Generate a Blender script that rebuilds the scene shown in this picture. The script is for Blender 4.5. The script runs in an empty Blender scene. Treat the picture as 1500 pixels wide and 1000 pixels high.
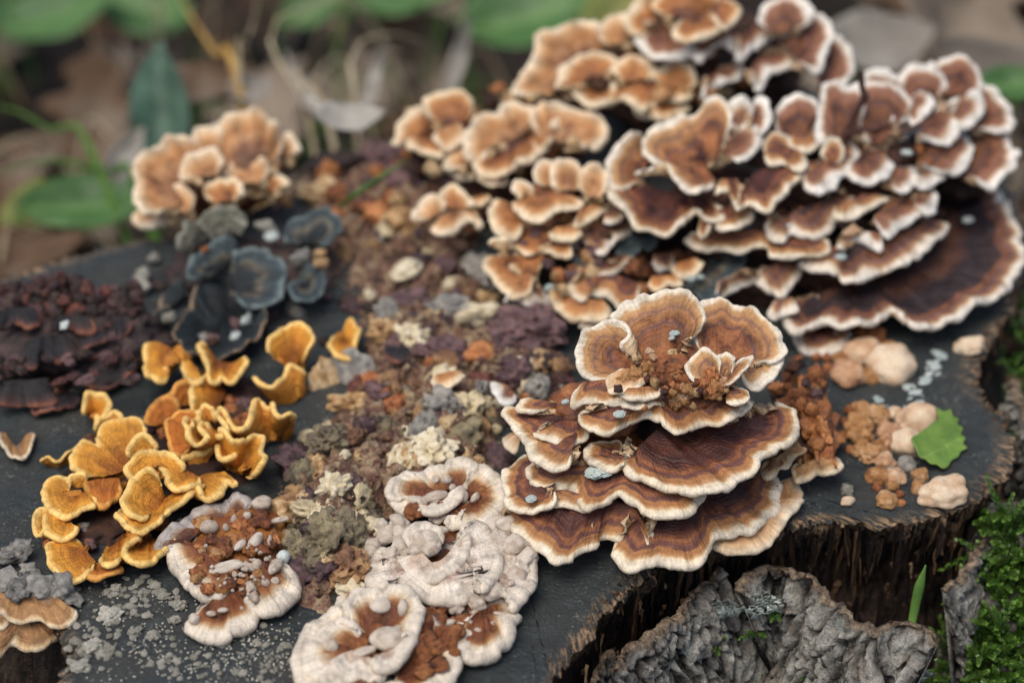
import bpy, bmesh, math, random
import numpy as np
from mathutils import Vector, Matrix, Euler

rnd = random.Random(7)
nr = np.random.RandomState(11)
sc = bpy.context.scene
R = math.radians
U = 0.01          # everything below is authored in centimetres, z = 0 on the sawn top of the stump
GZ = -22.0        # forest floor, cm below the sawn top

def W(p):
    p = np.asarray(p, float)
    return (p - np.array([0, 0, GZ])) * U

# ------------------------------------------------------------------ camera
ELEV, DIST, LENS = R(33.0), 88.0, 85.0
TGT = np.array([0.0, 0.0, 1.0])
CAM = TGT + DIST * np.array([0, -math.cos(ELEV), math.sin(ELEV)])
FWD = (TGT - CAM) / DIST
RIGHT = np.array([1.0, 0, 0])
UPV = np.cross(RIGHT, FWD)
cam = bpy.data.objects.new('camera', bpy.data.cameras.new('camera'))
sc.collection.objects.link(cam)
cam.location = W(CAM)
cam.rotation_euler = Matrix((RIGHT, UPV, -FWD)).transposed().to_euler()
cam.data.lens = LENS
cam.data.sensor_width = 36
cam.data.clip_start = 0.02
cam.data.clip_end = 400
sc.camera = cam

def pix(px, py, z=0.0):
    """point of the place seen at photo pixel (px, py), at height z cm above the sawn top"""
    d = FWD + RIGHT * ((px - 750) / 1500 * 36 / LENS) + UPV * ((500 - py) / 1500 * 36 / LENS)
    return CAM + d * ((z - CAM[2]) / d[2])

cam.data.dof.use_dof = True
cam.data.dof.focus_distance = 78.3 * U
cam.data.dof.aperture_fstop = 6.0

# ------------------------------------------------------------------ light
SUN_EL, SUN_AZ = R(66), R(-140)     # azimuth from +Y (away from the camera) towards +X
world = bpy.data.worlds.new('World'); sc.world = world
world.use_nodes = True
wn = world.node_tree
sky = wn.nodes.new('ShaderNodeTexSky')
sky.sky_type = 'NISHITA'; sky.sun_disc = False
sky.sun_elevation = SUN_EL; sky.sun_rotation = SUN_AZ
sky.air_density = 1.0; sky.dust_density = 4.0; sky.ozone_density = 1.0
wn.links.new(sky.outputs[0], wn.nodes['Background'].inputs[0])
wn.nodes['Background'].inputs[1].default_value = 0.12
sl = bpy.data.lights.new('sun', 'SUN')
sl.energy = 1.5; sl.angle = R(45); sl.color = (1.0, 0.95, 0.87)
sun = bpy.data.objects.new('sun', sl); sc.collection.objects.link(sun)
sd = Vector((math.sin(SUN_AZ) * math.cos(SUN_EL), math.cos(SUN_AZ) * math.cos(SUN_EL), math.sin(SUN_EL)))
sun.rotation_euler = sd.to_track_quat('Z', 'Y').to_euler()
sun.location = (0, 0, 3)
sc.view_settings.view_transform = 'Standard'
sc.view_settings.look = 'None'
sc.view_settings.exposure = 0.3
sc.view_settings.gamma = 1.0
sc.cycles.use_denoising = True
sc.cycles.max_bounces = 6

# ------------------------------------------------------------------ noise (numpy)
def _h(ix, iy, iz, s):
    n = (ix.astype(np.int64) * 374761393 + iy.astype(np.int64) * 668265263 + iz.astype(np.int64) * 2147483647 + s * 144665) & 0x7fffffff
    n = ((n ^ (n >> 13)) * 1274126177) & 0x7fffffff
    n = ((n ^ (n >> 16)) * 374761393) & 0x7fffffff
    return ((n >> 3) & 0xffff) / 65535.0

def vn(P, s=0):
    """value noise, -1..1"""
    P = np.asarray(P, float)
    i = np.floor(P).astype(np.int64); f = P - i
    f = f * f * f * (f * (f * 6 - 15) + 10)
    r = 0
    for a in (0, 1):
        for b in (0, 1):
            for c in (0, 1):
                w = (f[..., 0] if a else 1 - f[..., 0]) * (f[..., 1] if b else 1 - f[..., 1]) * (f[..., 2] if c else 1 - f[..., 2])
                r = r + w * _h(i[..., 0] + a, i[..., 1] + b, i[..., 2] + c, s)
    return r * 2 - 1

def fbm(P, o=4, s=0, g=0.5):
    P = np.asarray(P, float); a = 1.0; r = 0; t = 0
    for k in range(o):
        r = r + a * vn(P * (2.03 ** k) + k * 17.3, s + k); t += a; a *= g
    return r / t

def ridge(P, o=4, s=0):
    P = np.asarray(P, float); a = 1.0; r = 0; t = 0
    for k in range(o):
        r = r + a * (1 - np.abs(vn(P * (2.1 ** k) + k * 9.1, s + k)) * 2); t += a; a *= 0.5
    return r / t

def vor(P, s=0):
    """distance to the nearest cell point, and to the second nearest"""
    P = np.asarray(P, float); i = np.floor(P).astype(np.int64)
    d1 = np.full(P.shape[:-1], 9.0); d2 = d1.copy()
    for a in (-1, 0, 1):
        for b in (-1, 0, 1):
            for c in (-1, 0, 1):
                q = i + np.array([a, b, c])
                o = np.stack([_h(q[..., 0], q[..., 1], q[..., 2], s + k) for k in range(3)], -1)
                d = np.linalg.norm(q + o - P, axis=-1)
                d2 = np.minimum(d2, np.maximum(d1, d)); d1 = np.minimum(d1, d)
    return d1, d2

def sm(a, b, x):
    t = np.clip((x - a) / (b - a), 0, 1); return t * t * (3 - 2 * t)

# ------------------------------------------------------------------ mesh and object helpers
def mesh(name, V, F, mat, attrs=None, smooth=True):
    """V in metres; F an (n,4) array (or list) of quads, or list of polygons"""
    me = bpy.data.meshes.new(name)
    V = np.asarray(V, np.float32)
    if isinstance(F, np.ndarray):
        n, k = F.shape
        me.vertices.add(len(V)); me.vertices.foreach_set('co', V.ravel())
        me.loops.add(n * k); me.loops.foreach_set('vertex_index', F.astype(np.int32).ravel())
        me.polygons.add(n)
        me.polygons.foreach_set('loop_start', np.arange(0, n * k, k, dtype=np.int32))
        me.update(calc_edges=True)
        me.validate()
    else:
        me.from_pydata(V.tolist(), [], F)
    if smooth: me.polygons.foreach_set('use_smooth', np.ones(len(me.polygons), bool))
    for k, v in (attrs or {}).items():
        a = me.attributes.new(k, 'FLOAT', 'POINT'); a.data.foreach_set('value', np.asarray(v, np.float32).ravel())
    if mat: me.materials.append(mat)
    return me

def link(name, me, parent=None, loc=(0, 0, 0), rot=None, scale=None):
    o = bpy.data.objects.new(name, me); sc.collection.objects.link(o)
    o.location = loc
    if rot is not None: o.rotation_euler = rot
    if scale is not None: o.scale = scale
    if parent is not None: o.parent = parent
    return o

def tag(o, label, cat, group=None, kind=None):
    if label: o['label'] = label
    if cat: o['category'] = cat
    if group: o['group'] = group
    if kind: o['kind'] = kind
    return o

def thing(name, p, label, cat, group=None):
    o = bpy.data.objects.new(name, None); sc.collection.objects.link(o)
    o.empty_display_size = 0.01
    o.location = W(p)
    return tag(o, label, cat, group)

def rel(root, V):
    """authored cm -> metres relative to the root"""
    return W(V) - np.array(root.location)

def grid_faces(nr_, nc, wrap=False):
    r = np.arange(nr_ - 1)[:, None]; c = np.arange(nc if wrap else nc - 1)[None, :]
    c2 = (c + 1) % nc
    a = r * nc + c; b = r * nc + c2; d = (r + 1) * nc + c; e = (r + 1) * nc + c2
    return np.stack([a, b, e, d], -1).reshape(-1, 4)

# ------------------------------------------------------------------ material helpers
def lin(h):
    h = h.lstrip('#'); c = [int(h[i:i + 2], 16) / 255 for i in (0, 2, 4)]
    return tuple(x / 12.92 if x <= .04045 else ((x + .055) / 1.055) ** 2.4 for x in c) + (1,)

class NT:
    def __init__(s, name):
        s.m = bpy.data.materials.new(name); s.m.use_nodes = True
        s.t = s.m.node_tree; s.b = s.t.nodes['Principled BSDF']
    def n(s, ty, **k):
        o = s.t.nodes.new(ty)
        for a, v in k.items(): setattr(o, a, v)
        return o
    def put(s, sock, v):
        if hasattr(v, 'is_output') or isinstance(v, bpy.types.NodeSocket): s.t.links.new(v, sock)
        else: sock.default_value = v
    def math(s, op, a, b=0.0, c=0.0, clamp=False):
        o = s.n('ShaderNodeMath', operation=op, use_clamp=clamp)
        s.put(o.inputs[0], a); s.put(o.inputs[1], b); s.put(o.inputs[2], c)
        return o.outputs[0]
    def attr(s, name):
        return s.n('ShaderNodeAttribute', attribute_name=name).outputs['Fac']
    def xyz(s, a, b, c):
        o = s.n('ShaderNodeCombineXYZ')
        for i, v in enumerate((a, b, c)): s.put(o.inputs[i], v)
        return o.outputs[0]
    def obj(s, k=100.0):
        o = s.n('ShaderNodeTexCoord').outputs['Object']
        v = s.n('ShaderNodeVectorMath', operation='SCALE'); s.put(v.inputs[0], o); v.inputs['Scale'].default_value = k
        return v.outputs[0]
    def rand(s):
        return s.n('ShaderNodeObjectInfo').outputs['Random']
    def map(s, v, scale=(1, 1, 1), loc=(0, 0, 0)):
        o = s.n('ShaderNodeMapping'); s.put(o.inputs['Vector'], v)
        o.inputs['Scale'].default_value = scale; s.put(o.inputs['Location'], loc)
        return o.outputs[0]
    def noise(s, v, scale=1.0, det=3.0, rough=.55, dist=0.0):
        o = s.n('ShaderNodeTexNoise'); s.put(o.inputs['Vector'], v)
        o.inputs['Scale'].default_value = scale; o.inputs['Detail'].default_value = det
        o.inputs['Roughness'].default_value = rough; o.inputs['Distortion'].default_value = dist
        return o.outputs['Fac']
    def vor(s, v, scale=1.0, feat='F1'):
        o = s.n('ShaderNodeTexVoronoi', feature=feat); s.put(o.inputs['Vector'], v); o.inputs['Scale'].default_value = scale
        return o.outputs['Distance']
    def ramp(s, f, stops, mode='LINEAR'):
        o = s.n('ShaderNodeValToRGB'); o.color_ramp.interpolation = mode
        e = o.color_ramp.elements
        while len(e) > 1: e.remove(e[-1])
        for i, (p, c) in enumerate(stops):
            x = e[0] if i == 0 else e.new(p)
            x.position = p; x.color = lin(c) if isinstance(c, str) else (c, c, c, 1)
        s.put(o.inputs[0], f); return o.outputs[0]
    def mix(s, f, a, b, ty='MIX'):
        o = s.n('ShaderNodeMix', data_type='RGBA', blend_type=ty)
        s.put(o.inputs['Factor'], f)
        s.put(o.inputs[6], lin(a) if isinstance(a, str) else a)
        s.put(o.inputs[7], lin(b) if isinstance(b, str) else b)
        return o.outputs[2]
    def bump(s, h, strength=.5, dist=.001, prev=None):
        o = s.n('ShaderNodeBump'); s.put(o.inputs['Height'], h)
        o.inputs['Strength'].default_value = strength; o.inputs['Distance'].default_value = dist
        if prev is not None: s.put(o.inputs['Normal'], prev)
        return o.outputs[0]
    def done(s, col, rough=.7, normal=None, spec=.35, **k):
        s.put(s.b.inputs['Base Color'], lin(col) if isinstance(col, str) else col)
        s.put(s.b.inputs['Roughness'], rough)
        s.put(s.b.inputs['Specular IOR Level'], spec)
        if normal is not None: s.put(s.b.inputs['Normal'], normal)
        for a, v in k.items(): s.put(s.b.inputs[a], v)
        return s.m

def cap_material(name, stops, under, span=3.5, wob=.32, var=.4, rough=(.72, .5), band=.5, fine=1.0, sat=.97, stain=1.0, rimvar=.75):
    """zones of pigment that follow the growing edge: stops are (cm from the edge, colour)"""
    t = NT(name)
    e = t.attr('edge'); a = t.attr('arc'); un = t.attr('under'); r = t.rand()
    seed = t.math('MULTIPLY', r, 37.0)
    v = t.xyz(a, e, seed)
    n1 = t.noise(t.map(v, (.55, .5, 1)), 1.0, 3)
    n2 = t.noise(t.map(v, (2.5, 1.2, 1)), 1.0, 2)
    k = t.math('MULTIPLY_ADD', r, var, 1 - var / 2)
    e2 = t.math('MULTIPLY', e, k)
    # the pale growing edge keeps its width, the inner zones wander
    inner = t.math('MULTIPLY', t.math('SMOOTH_MIN', e, .8, .3), wob * 4)
    e2 = t.math('MULTIPLY_ADD', t.math('SUBTRACT', n1, .5), inner, e2)
    e2 = t.math('MULTIPLY_ADD', t.math('SUBTRACT', n2, .5), t.math('MULTIPLY_ADD', e, .22, .10), e2)
    # the pale edge is broad in places and worn to a thread in others
    rw = t.noise(t.xyz(t.math('MULTIPLY', a, .75), seed, 0.0), 1.0, 3, .6)
    e2 = t.math('MULTIPLY_ADD', t.math('SUBTRACT', rw, .46), rimvar, e2)
    col = t.ramp(t.math('DIVIDE', e2, span), [(min(p / span, 1), c) for p, c in stops])
    # thin concentric lines
    ln = t.noise(t.map(v, (.35, 7.0, 1)), 1.0, 2, .6)
    lnf = t.ramp(ln, [(.35, .62), (.5, 1.0), (.62, 1.18)])
    off_rim = t.math('MULTIPLY', t.math('MULTIPLY', e, 2.0, clamp=True), band)
    col = t.mix(off_rim, col, t.mix(1.0, col, lnf, 'MULTIPLY'))
    # radial fibres and blotches
    fb = t.noise(t.map(v, (9.0, .9, 1)), 1.0, 3)
    col = t.mix(.55, col, t.mix(1.0, col, t.ramp(fb, [(.3, .68), (.5, 1.0), (.7, 1.25)]), 'MULTIPLY'))
    o = t.obj()
    bl = t.noise(o, 1.6, 4, .6)
    col = t.mix(.8, col, t.mix(1.0, col, t.ramp(bl, [(.3, .5), (.5, 1.0), (.72, 1.25)]), 'MULTIPLY'))
    # wine-dark stains away from the edge
    st = t.math('MULTIPLY', t.ramp(t.noise(t.map(o, (1, 1, 1), (3, 9, 5)), .9, 4, .65), [(.5, 0.0), (.62, .7)]), t.math('MULTIPLY', t.math('SUBTRACT', e, .25), 1.6, clamp=True))
    col = t.mix(t.math('MULTIPLY', st, stain), col, t.mix(1.0, col, '947068', 'MULTIPLY'))
    sp = t.noise(o, 16, 2, .6)
    col = t.mix(.35, col, t.mix(1.0, col, t.ramp(sp, [(.35, .75), (.6, 1.12)]), 'MULTIPLY'))
    ucol = t.mix(t.ramp(t.noise(o, 3, 3), [(.35, 0.0), (.7, 1.0)]), under[0], under[1])
    col = t.mix(un, col, ucol)
    hs = t.n('ShaderNodeHueSaturation'); hs.inputs['Saturation'].default_value = sat; t.put(hs.inputs['Color'], col); col = hs.outputs[0]
    h1 = t.math('MULTIPLY', fb, .6); h2 = t.math('ADD', h1, t.math('MULTIPLY', ln, .9))
    h3 = t.math('ADD', h2, t.math('MULTIPLY', sp, .5))
    nm = t.bump(h3, .8 * fine, .0011)
    ro = t.ramp(t.math('MULTIPLY', e, .5, clamp=True), [(0, rough[0]), (.6, rough[1])])
    kw = {}
    return t.done(col, ro, nm, .35, **kw)

CAPM = {
 'front': cap_material('cap_banded_brown', [(0, 'e2d4bc'), (.13, 'dccaaa'), (.23, 'b98c5c'), (.34, '9c6a3e'), (.46, 'a8713f'), (.56, '6b463c'), (.68, '70443a'), (.82, '955c34'), (1.0, '70402c'), (1.25, '522f28'), (1.7, '4a2922'), (2.2, '5c3122'), (2.7, '482822'), (3.3, '38221e')], ('b8946a', 'd4bc98'), rough=(.68, .42)),
 'petal': cap_material('cap_banded_tan', [(0, 'e8dcc8'), (.15, 'e0d0b4'), (.24, 'c69c6c'), (.42, 'b48350'), (.54, '8a6450'), (.66, 'ae7a4a'), (.9, '9a6438'), (1.05, '674640'), (1.2, '905834'), (1.7, 'a4683a'), (2.4, '935a38'), (3.3, '7a482e')], ('b8946a', 'd4bc98'), var=.3, rough=(.68, .5)),
 'big': cap_material('cap_dark_hearted', [(0, 'e2d8c8'), (.18, 'd8c8b0'), (.28, 'b48e66'), (.34, '9c6e46'), (.5, '805a4e'), (.72, '6c4638'), (.86, '8c5834'), (1.0, '463230'), (1.5, '362a2a'), (2.2, '34282a'), (2.8, '583624'), (3.4, '462c24')], ('a07c58', 'c4ae90'), rough=(.68, .5)),
 'bigpale': cap_material('cap_pale_rimmed', [(0, 'e6e0d4'), (.24, 'dfd6c6'), (.36, 'bc987a'), (.45, '9c6c48'), (.65, '875e50'), (.9, '905c36'), (1.15, '60403a'), (1.6, '80512f'), (2.4, '653d2c'), (3.4, '4a2e28')], ('a07c58', 'c4ae90')),
 'back': cap_material('cap_orange_brown', [(0, 'e2ceac'), (.18, 'd8ba90'), (.3, 'be8a56'), (.5, 'ae733c'), (.75, '985f34'), (1.0, 'a86c3a'), (1.3, '7a4a2c'), (1.8, '603e34'), (2.6, '4e332c')], ('b08a5c', 'cbb28a'), band=.35, fine=.7),
 'tan': cap_material('cap_soft_tan', [(0, 'e4d2b4'), (.26, 'd2ae84'), (.5, 'c0905e'), (.8, 'ae7644'), (1.2, 'b8885a'), (1.8, '8d6042'), (2.6, '745038')], ('b08a5c', 'cbb28a'), band=.3, fine=.7),
 'white': cap_material('cap_thick_whitish', [(0, 'd2c5b2'), (.22, 'e0d3be'), (.42, 'ceb898'), (.56, 'a87c50'), (.7, '8a562c'), (1.0, '6d3b20'), (1.6, '7c4a2a'), (2.4, '64371e')], ('b8a898', 'cdc0b0'), band=.25, wob=.3, rough=(.6, .35)),
 'white2': cap_material('cap_all_whitish', [(0, 'd2c5b2'), (.4, 'e0d4c2'), (.9, 'c6b09a'), (1.4, 'bca48e'), (1.7, 'a27a54'), (2.0, '7a4c2c'), (3, '64371e')], ('b8a898', 'cdc0b0'), band=.3, wob=.5, rough=(.6, .42)),
 'greyrim': cap_material('cap_grey_rolled_rim', [(0, 'a89e96'), (.2, 'b4aaa0'), (.36, '967a64'), (.55, '6c4430'), (1.0, '5e3a28'), (2, '70442a')], ('9c928a', 'b0a69c'), band=.25, rough=(.6, .45)),
 'orange': cap_material('cap_orange_curl', [(0, 'eec678'), (.08, 'e4b05a'), (.2, 'd29234'), (.6, 'c8862c'), (1.0, 'b06c20'), (1.5, '9c5a1e'), (2.5, '7e4c24')], ('cc8a34', 'aa6a24'), band=.3, var=.6, fine=1.2, sat=1.0, stain=.35, rimvar=.25),
 'orangered': cap_material('cap_orange_russet', [(0, 'd4964a'), (.12, 'bc7028'), (.4, 'b06424'), (.9, 'ba762c'), (1.6, '9c5a1e'), (2.5, '7e4c24')], ('c07e36', 'a26424'), band=.3, var=.6, fine=1.2, sat=1.0, stain=.35, rimvar=.25),
 'slate': cap_material('cap_old_slate', [(0, '6c7876'), (.08, '525e60'), (.18, '3a4548'), (.4, '364144'), (.58, '454c4c'), (.7, '66604f'), (.9, '524e44'), (1.05, '272d2e'), (1.5, '202627'), (3, '1c2122')], ('34342f', '5a564c'), band=.5, wob=.45),
 'bowl': cap_material('cap_old_black_bowl', [(0, '8a745c'), (.05, '4c463f'), (.14, '2c3436'), (.6, '242b2d'), (1.2, '1e2426'), (3, '1a2022')], ('2c2e2c', '46403a'), band=.5, wob=.45),
 'olive': cap_material('cap_old_olive', [(0, '8c8a7a'), (.12, '706f60'), (.3, '4a4a3e'), (.5, '6a6858'), (.8, '3c3c34'), (2, '2a2c28')], ('4a4a40', '66645a'), band=.5, wob=.4),
 'red': cap_material('cap_old_dark_red', [(0, '7c4e3a'), (.04, '5e3a32'), (.12, '40302e'), (.3, '292526'), (1.0, '201e1f'), (2, '251e1e')], ('33241f', '4a3028'), band=.5, wob=.4),
 'fur': cap_material('cap_tawny_felt', [(0, 'd8c6a8'), (.1, 'c8a87c'), (.2, '987048'), (.5, 'ae8250'), (.9, '9a7044'), (1.4, '7c6c5c'), (2.5, '5e564e')], ('a07c50', '6c5034'), band=.4),
}

def simple(name, c0, c1, c2=None, scale=2.0, rough=.75, spec=.3, bump=.6, bdist=.001, fscale=12, coat=0.0):
    t = NT(name); o = t.obj(); r = t.rand()
    n = t.noise(t.map(o, (1, 1, 1), t.xyz(t.math('MULTIPLY', r, 50), 0, 0)), scale, 4, .6)
    n = t.math('MULTIPLY_ADD', t.math('SUBTRACT', r, .5), .22, n)
    st = [(.3, c0), (.6, c1)] if c2 is None else [(.28, c0), (.48, c1), (.68, c2)]
    col = t.ramp(n, st)
    f = t.noise(o, fscale, 3, .6)
    col = t.mix(.5, col, t.mix(1.0, col, t.ramp(f, [(.3, .6), (.55, 1.0), (.75, 1.25)]), 'MULTIPLY'))
    return t.done(col, rough, t.bump(f, bump, bdist), spec, **({'Coat Weight': coat} if coat else {}))

M = {}
M['core'] = simple('fungus_flesh_dark', '241a18', '3c2820', '5a3a28', 1.5)
M['rust'] = simple('fungus_flesh_rust', '4a2c20', '8d5430', 'b97c48', 1.4, .5, .5, .8)
M['amber'] = simple('fungus_flesh_amber', '552b16', '81481f', 'a06a34', 1.3, .32, .55, .6)
M['n_tan'] = simple('crumb_tan', '7d5a3a', 'b08c60', 'd4bc94', 2.2)
M['n_cream'] = simple('crumb_cream', 'a89878', 'cdbd98', 'e2d6ba', 2.2)
M['n_grey'] = simple('crumb_grey', '4c4c4a', '7d7a74', 'a39e94', 2.2)
M['n_purple'] = simple('crumb_purple_brown', '2e2223', '553f42', '7d5f5c', 2.2, .55, .4)
M['n_orange'] = simple('crumb_orange', '5c3420', 'a5643a', 'c98a54', 2.2, .55, .4)
M['n_dark'] = simple('crumb_dark', '1d1919', '3a2e2c', '57463e', 2.2, .6)
M['n_red'] = simple('crumb_dark_red', '201a1b', '482c28', '7c4634', 2.4, .55, .45)
M['n_peach'] = simple('bud_peach', 'a87a5c', 'c8a07c', 'dcc0a0', 1.3, .85, .2, .6)
M['n_peachor'] = simple('bud_orange_peach', 'a06c44', 'c4925e', 'd8b088', 1.6, .85, .2, .9)
M['n_palebud'] = simple('bud_pale', 'b08a68', 'cfb090', 'e0ccb0', 1.1, .85, .2, .5)
M['n_white'] = simple('finger_whitish', 'a8937e', 'cbbcaa', 'ddd2c2', 1.3, .55, .35, .6)
M['n_lichen'] = simple('lichen_grey', '78786c', 'b0ac9e', 'd4cfc0', 4, .9, .15, .9)
M['n_mold'] = simple('mould_pale_blue', '8c9c98', 'b4c0ba', 'd2d8d2', 4, .8, .2, .5)
M['porous'] = simple('old_pored_flesh', '3c342e', '6d6250', '9c9070', 1.0, .65, .3, .9)
M['porousbrown'] = simple('old_pored_flesh_brown', '40322c', '86624a', 'c09a6c', .8, .6, .3, .9)

# ------------------------------------------------------------------ curves
def pts(s, z=0.0, up=0.0):
    q = []
    for w in s.split():
        a = [float(x) for x in w.split(',')]
        q.append(a + [0.0] * (3 - len(a)))
    q = np.array(q)
    y0, y1 = q[:, 1].min(), q[:, 1].max()
    k = (y1 - q[:, 1]) / max(y1 - y0, 1e-6) if up else 0 * q[:, 1]
    return np.array([pix(a, b, z + d + up * kk) for (a, b, d), kk in zip(q, k)])

def smooth_line(P, n, closed=False):
    P = np.asarray(P, float)
    if len(P) == 1: return np.repeat(P, n, 0)
    if len(P) == 2 and not closed:
        return P[0] + (P[1] - P[0]) * np.linspace(0, 1, n)[:, None]
    Q = np.vstack([P[-1:], P, P[:2]]) if closed else np.vstack([2 * P[0] - P[1], P, 2 * P[-1] - P[-2]])
    out = []
    for i in range(1, len(Q) - 2):
        a, b, c, d = Q[i - 1:i + 3]
        t = np.linspace(0, 1, 16, endpoint=False)[:, None]
        out.append(.5 * (2 * b + (c - a) * t + (2 * a - 5 * b + 4 * c - d) * t * t + (3 * b - a - 3 * c + d) * t ** 3))
    out = np.vstack(out + [Q[-2][None]])
    L = np.r_[0, np.cumsum(np.linalg.norm(np.diff(out, axis=0), axis=1))]
    s = np.linspace(0, L[-1], n, endpoint=not closed)
    return np.stack([np.interp(s, L, out[:, k]) for k in range(3)], 1)

def length(P):
    return float(np.linalg.norm(np.diff(P, axis=0), axis=1).sum())

# ------------------------------------------------------------------ the stump
OUT = ("1438,560 1472,600 1490,645 1482,690 1440,728 1400,748 1340,760 1260,764 1190,764 1120,778 1050,798 1000,812 960,835 "
       "905,882 850,945 805,1005 740,1080 560,1170 330,1180 170,1110 85,1010 92,960 70,905 -20,850 -130,760 -190,640 -170,520 -80,435 0,405 "
       "70,384 170,354 270,336 350,310 425,275 490,235 560,205 640,185 740,165 850,145 1000,125 1150,118 1300,140 1430,190 1490,270 1500,360 1488,430 1452,505")
OL = pts(OUT)
NC = 1150
ol = smooth_line(OL, NC, closed=True)
CEN = pix(720, 590, 0)
per = length(ol)
arc = np.linspace(0, per, NC, endpoint=False)
th_ = np.linspace(0, 2 * math.pi, NC, endpoint=False)
cyc = np.stack([np.cos(th_) * per / 6.283, np.sin(th_) * per / 6.283, 0 * th_], 1)   # noise on a loop joins up
tn = np.roll(ol, -1, 0) - np.roll(ol, 1, 0); tn /= np.linalg.norm(tn, axis=1)[:, None]
outn = np.stack([tn[:, 1], -tn[:, 0], 0 * th_], 1)
if np.mean(np.sum(outn * (ol - CEN), 1)) < 0: outn = -outn
jag = .28 * fbm(cyc * 1.1, 3, 3) + .16 * fbm(cyc * 4.0, 2, 5) - .25 * np.clip(ridge(cyc * .9, 2, 8) - .55, 0, 1)
ol = ol + outn * jag[:, None]

def stump_top(x, y):
    P = np.stack([x, y, 0 * x], -1)
    return .10 * fbm(P * .35, 3, 21) + .05 * fbm(P * np.array([.6, 2.2, 1]) * 1.3, 3, 22) - .02

V = []; A_rim = []; A_arc = []
for s in list(np.linspace(.02, .9, 46)) + list(np.linspace(.91, .999, 26)):
    p = CEN + (ol - CEN) * s
    d = np.linalg.norm(ol - p, axis=1)
    p = p.copy(); p[:, 2] = stump_top(p[:, 0], p[:, 1])
    edge = np.exp(-(d / .45) ** 2)
    p[:, 2] += edge * (-.10 + .16 * fbm(np.c_[cyc[:, :2] * 3, d * 2], 3, 31)) - .25 * np.exp(-(d / .2) ** 2) * sm(.1, .6, ridge(cyc * 2.2, 2, 33))
    V.append(p); A_rim.append(d); A_arc.append(arc)
for k, dep in enumerate(np.r_[np.linspace(.08, 2.5, 28), np.linspace(2.7, 8, 30), np.linspace(8.6, 22.4, 16)]):
    f = fbm(np.c_[cyc[:, :2] * 3.4 + .8 * fbm(np.c_[cyc[:, :2] * .6, 0 * arc + dep * .5], 2, 40)[:, None], 0 * arc + dep * .3], 4, 41)
    g = ridge(np.c_[cyc[:, :2] * 1.3, 0 * arc + dep * .05], 3, 44)
    h = fbm(np.c_[cyc[:, :2] * .5, 0 * arc + dep * .35], 3, 47)
    f = f + .45 * fbm(np.c_[cyc[:, :2] * 7.5, 0 * arc + dep * .9], 3, 49)
    off = -.10 - .9 * sm(0, 2.2, dep) + .014 * dep ** 2 + (.38 * f - .5 * np.clip(g - .4, 0, 1)) * sm(0, .6, dep) + .5 * h * sm(.5, 4, dep)
    p = ol + outn * off[:, None]; p[:, 2] = -.12 - dep + .1 * f
    V.append(p); A_rim.append(0 * arc - dep); A_arc.append(arc)
nrow = len(V)
V = np.vstack(V); nv = len(V)
V = np.vstack([V, CEN[None] + [[0, 0, .0]]])
F = grid_faces(nrow, NC, True).tolist() + [[nv, (i + 1) % NC, i] for i in range(NC)]

def wood_material():
    t = NT('old_stump_wood')
    d = t.attr('rim'); a = t.attr('arc'); o = t.obj()
    side = t.math('LESS_THAN', d, 0.0)
    # sawn top: blackened slate wood with dim grain, dirt and pale dust
    g = t.noise(t.map(o, (.9, 1.7, 1)), 1.3, 5, .65, 1.2)
    b = t.noise(o, .45, 4, .6)
    top = t.ramp(g, [(.3, '24292a'), (.5, '2e3536'), (.72, '414848')])
    top = t.mix(t.ramp(b, [(.4, 0.0), (.7, .75)]), top, '42413c')
    top = t.mix(t.ramp(t.noise(t.map(o, (.8, 3, 1)), 4.0, 4, .75), [(.60, 0.0), (.74, .45)]), top, '66706e')
    dust = t.noise(o, 9, 3, .7)
    area = t.noise(o, .5, 2, .5)
    top = t.mix(t.math('MULTIPLY', t.ramp(dust, [(.61, 0.0), (.68, 1.0)]), t.ramp(area, [(.44, 0.0), (.58, .8)])), top, 'a9a79a')
    # broken pale fibres round the rim
    fib = t.noise(t.xyz(t.math('MULTIPLY', a, 6.5), t.math('MULTIPLY', d, 1.6), 0.0), 1.0, 5, .7)
    gate = t.ramp(t.noise(t.xyz(t.math('MULTIPLY', a, .22), t.math('MULTIPLY', d, .3), 4.0), 1.0, 3, .5), [(.36, 0.0), (.52, 1.0)])
    near = t.ramp(t.math('MULTIPLY_ADD', d, .25, .5), [(0.0, .05), (.30, .25), (.44, .8), (.5, 1.0), (.56, .8), (.72, 0.0)])
    pale = t.math('MULTIPLY', t.math('MULTIPLY', t.ramp(fib, [(.47, 0.0), (.55, 1.0)]), near), gate)
    sidec = t.ramp(t.noise(t.xyz(t.math('MULTIPLY', a, 8.0), t.math('MULTIPLY', d, .7), 2.0), 1.0, 5, .75), [(.30, '0f0c0a'), (.48, '241b15'), (.6, '423127'), (.7, '745a40'), (.78, 'b8966a')])
    sidec = t.mix(t.ramp(t.noise(t.xyz(t.math('MULTIPLY', a, .3), t.math('MULTIPLY', d, .2), 7.0), 1.0, 3), [(.55, 0.0), (.7, .5)]), sidec, '3a1c10')
    col = t.mix(side, top, sidec)
    col = t.mix(pale, col, t.ramp(fib, [(.45, '93714e'), (.62, 'c4a27a'), (.75, 'dcc4a0')]))
    hh = t.math('ADD', t.math('MULTIPLY', g, 1.0), t.math('MULTIPLY', t.noise(o, 7, 4, .7), .9))
    hh = t.math('ADD', hh, t.math('MULTIPLY', fib, t.math('MULTIPLY', near, 1.5)))
    return t.done(col, t.ramp(b, [(.3, .55), (.7, .8)]), t.bump(hh, .9, .0018), .4)

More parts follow.
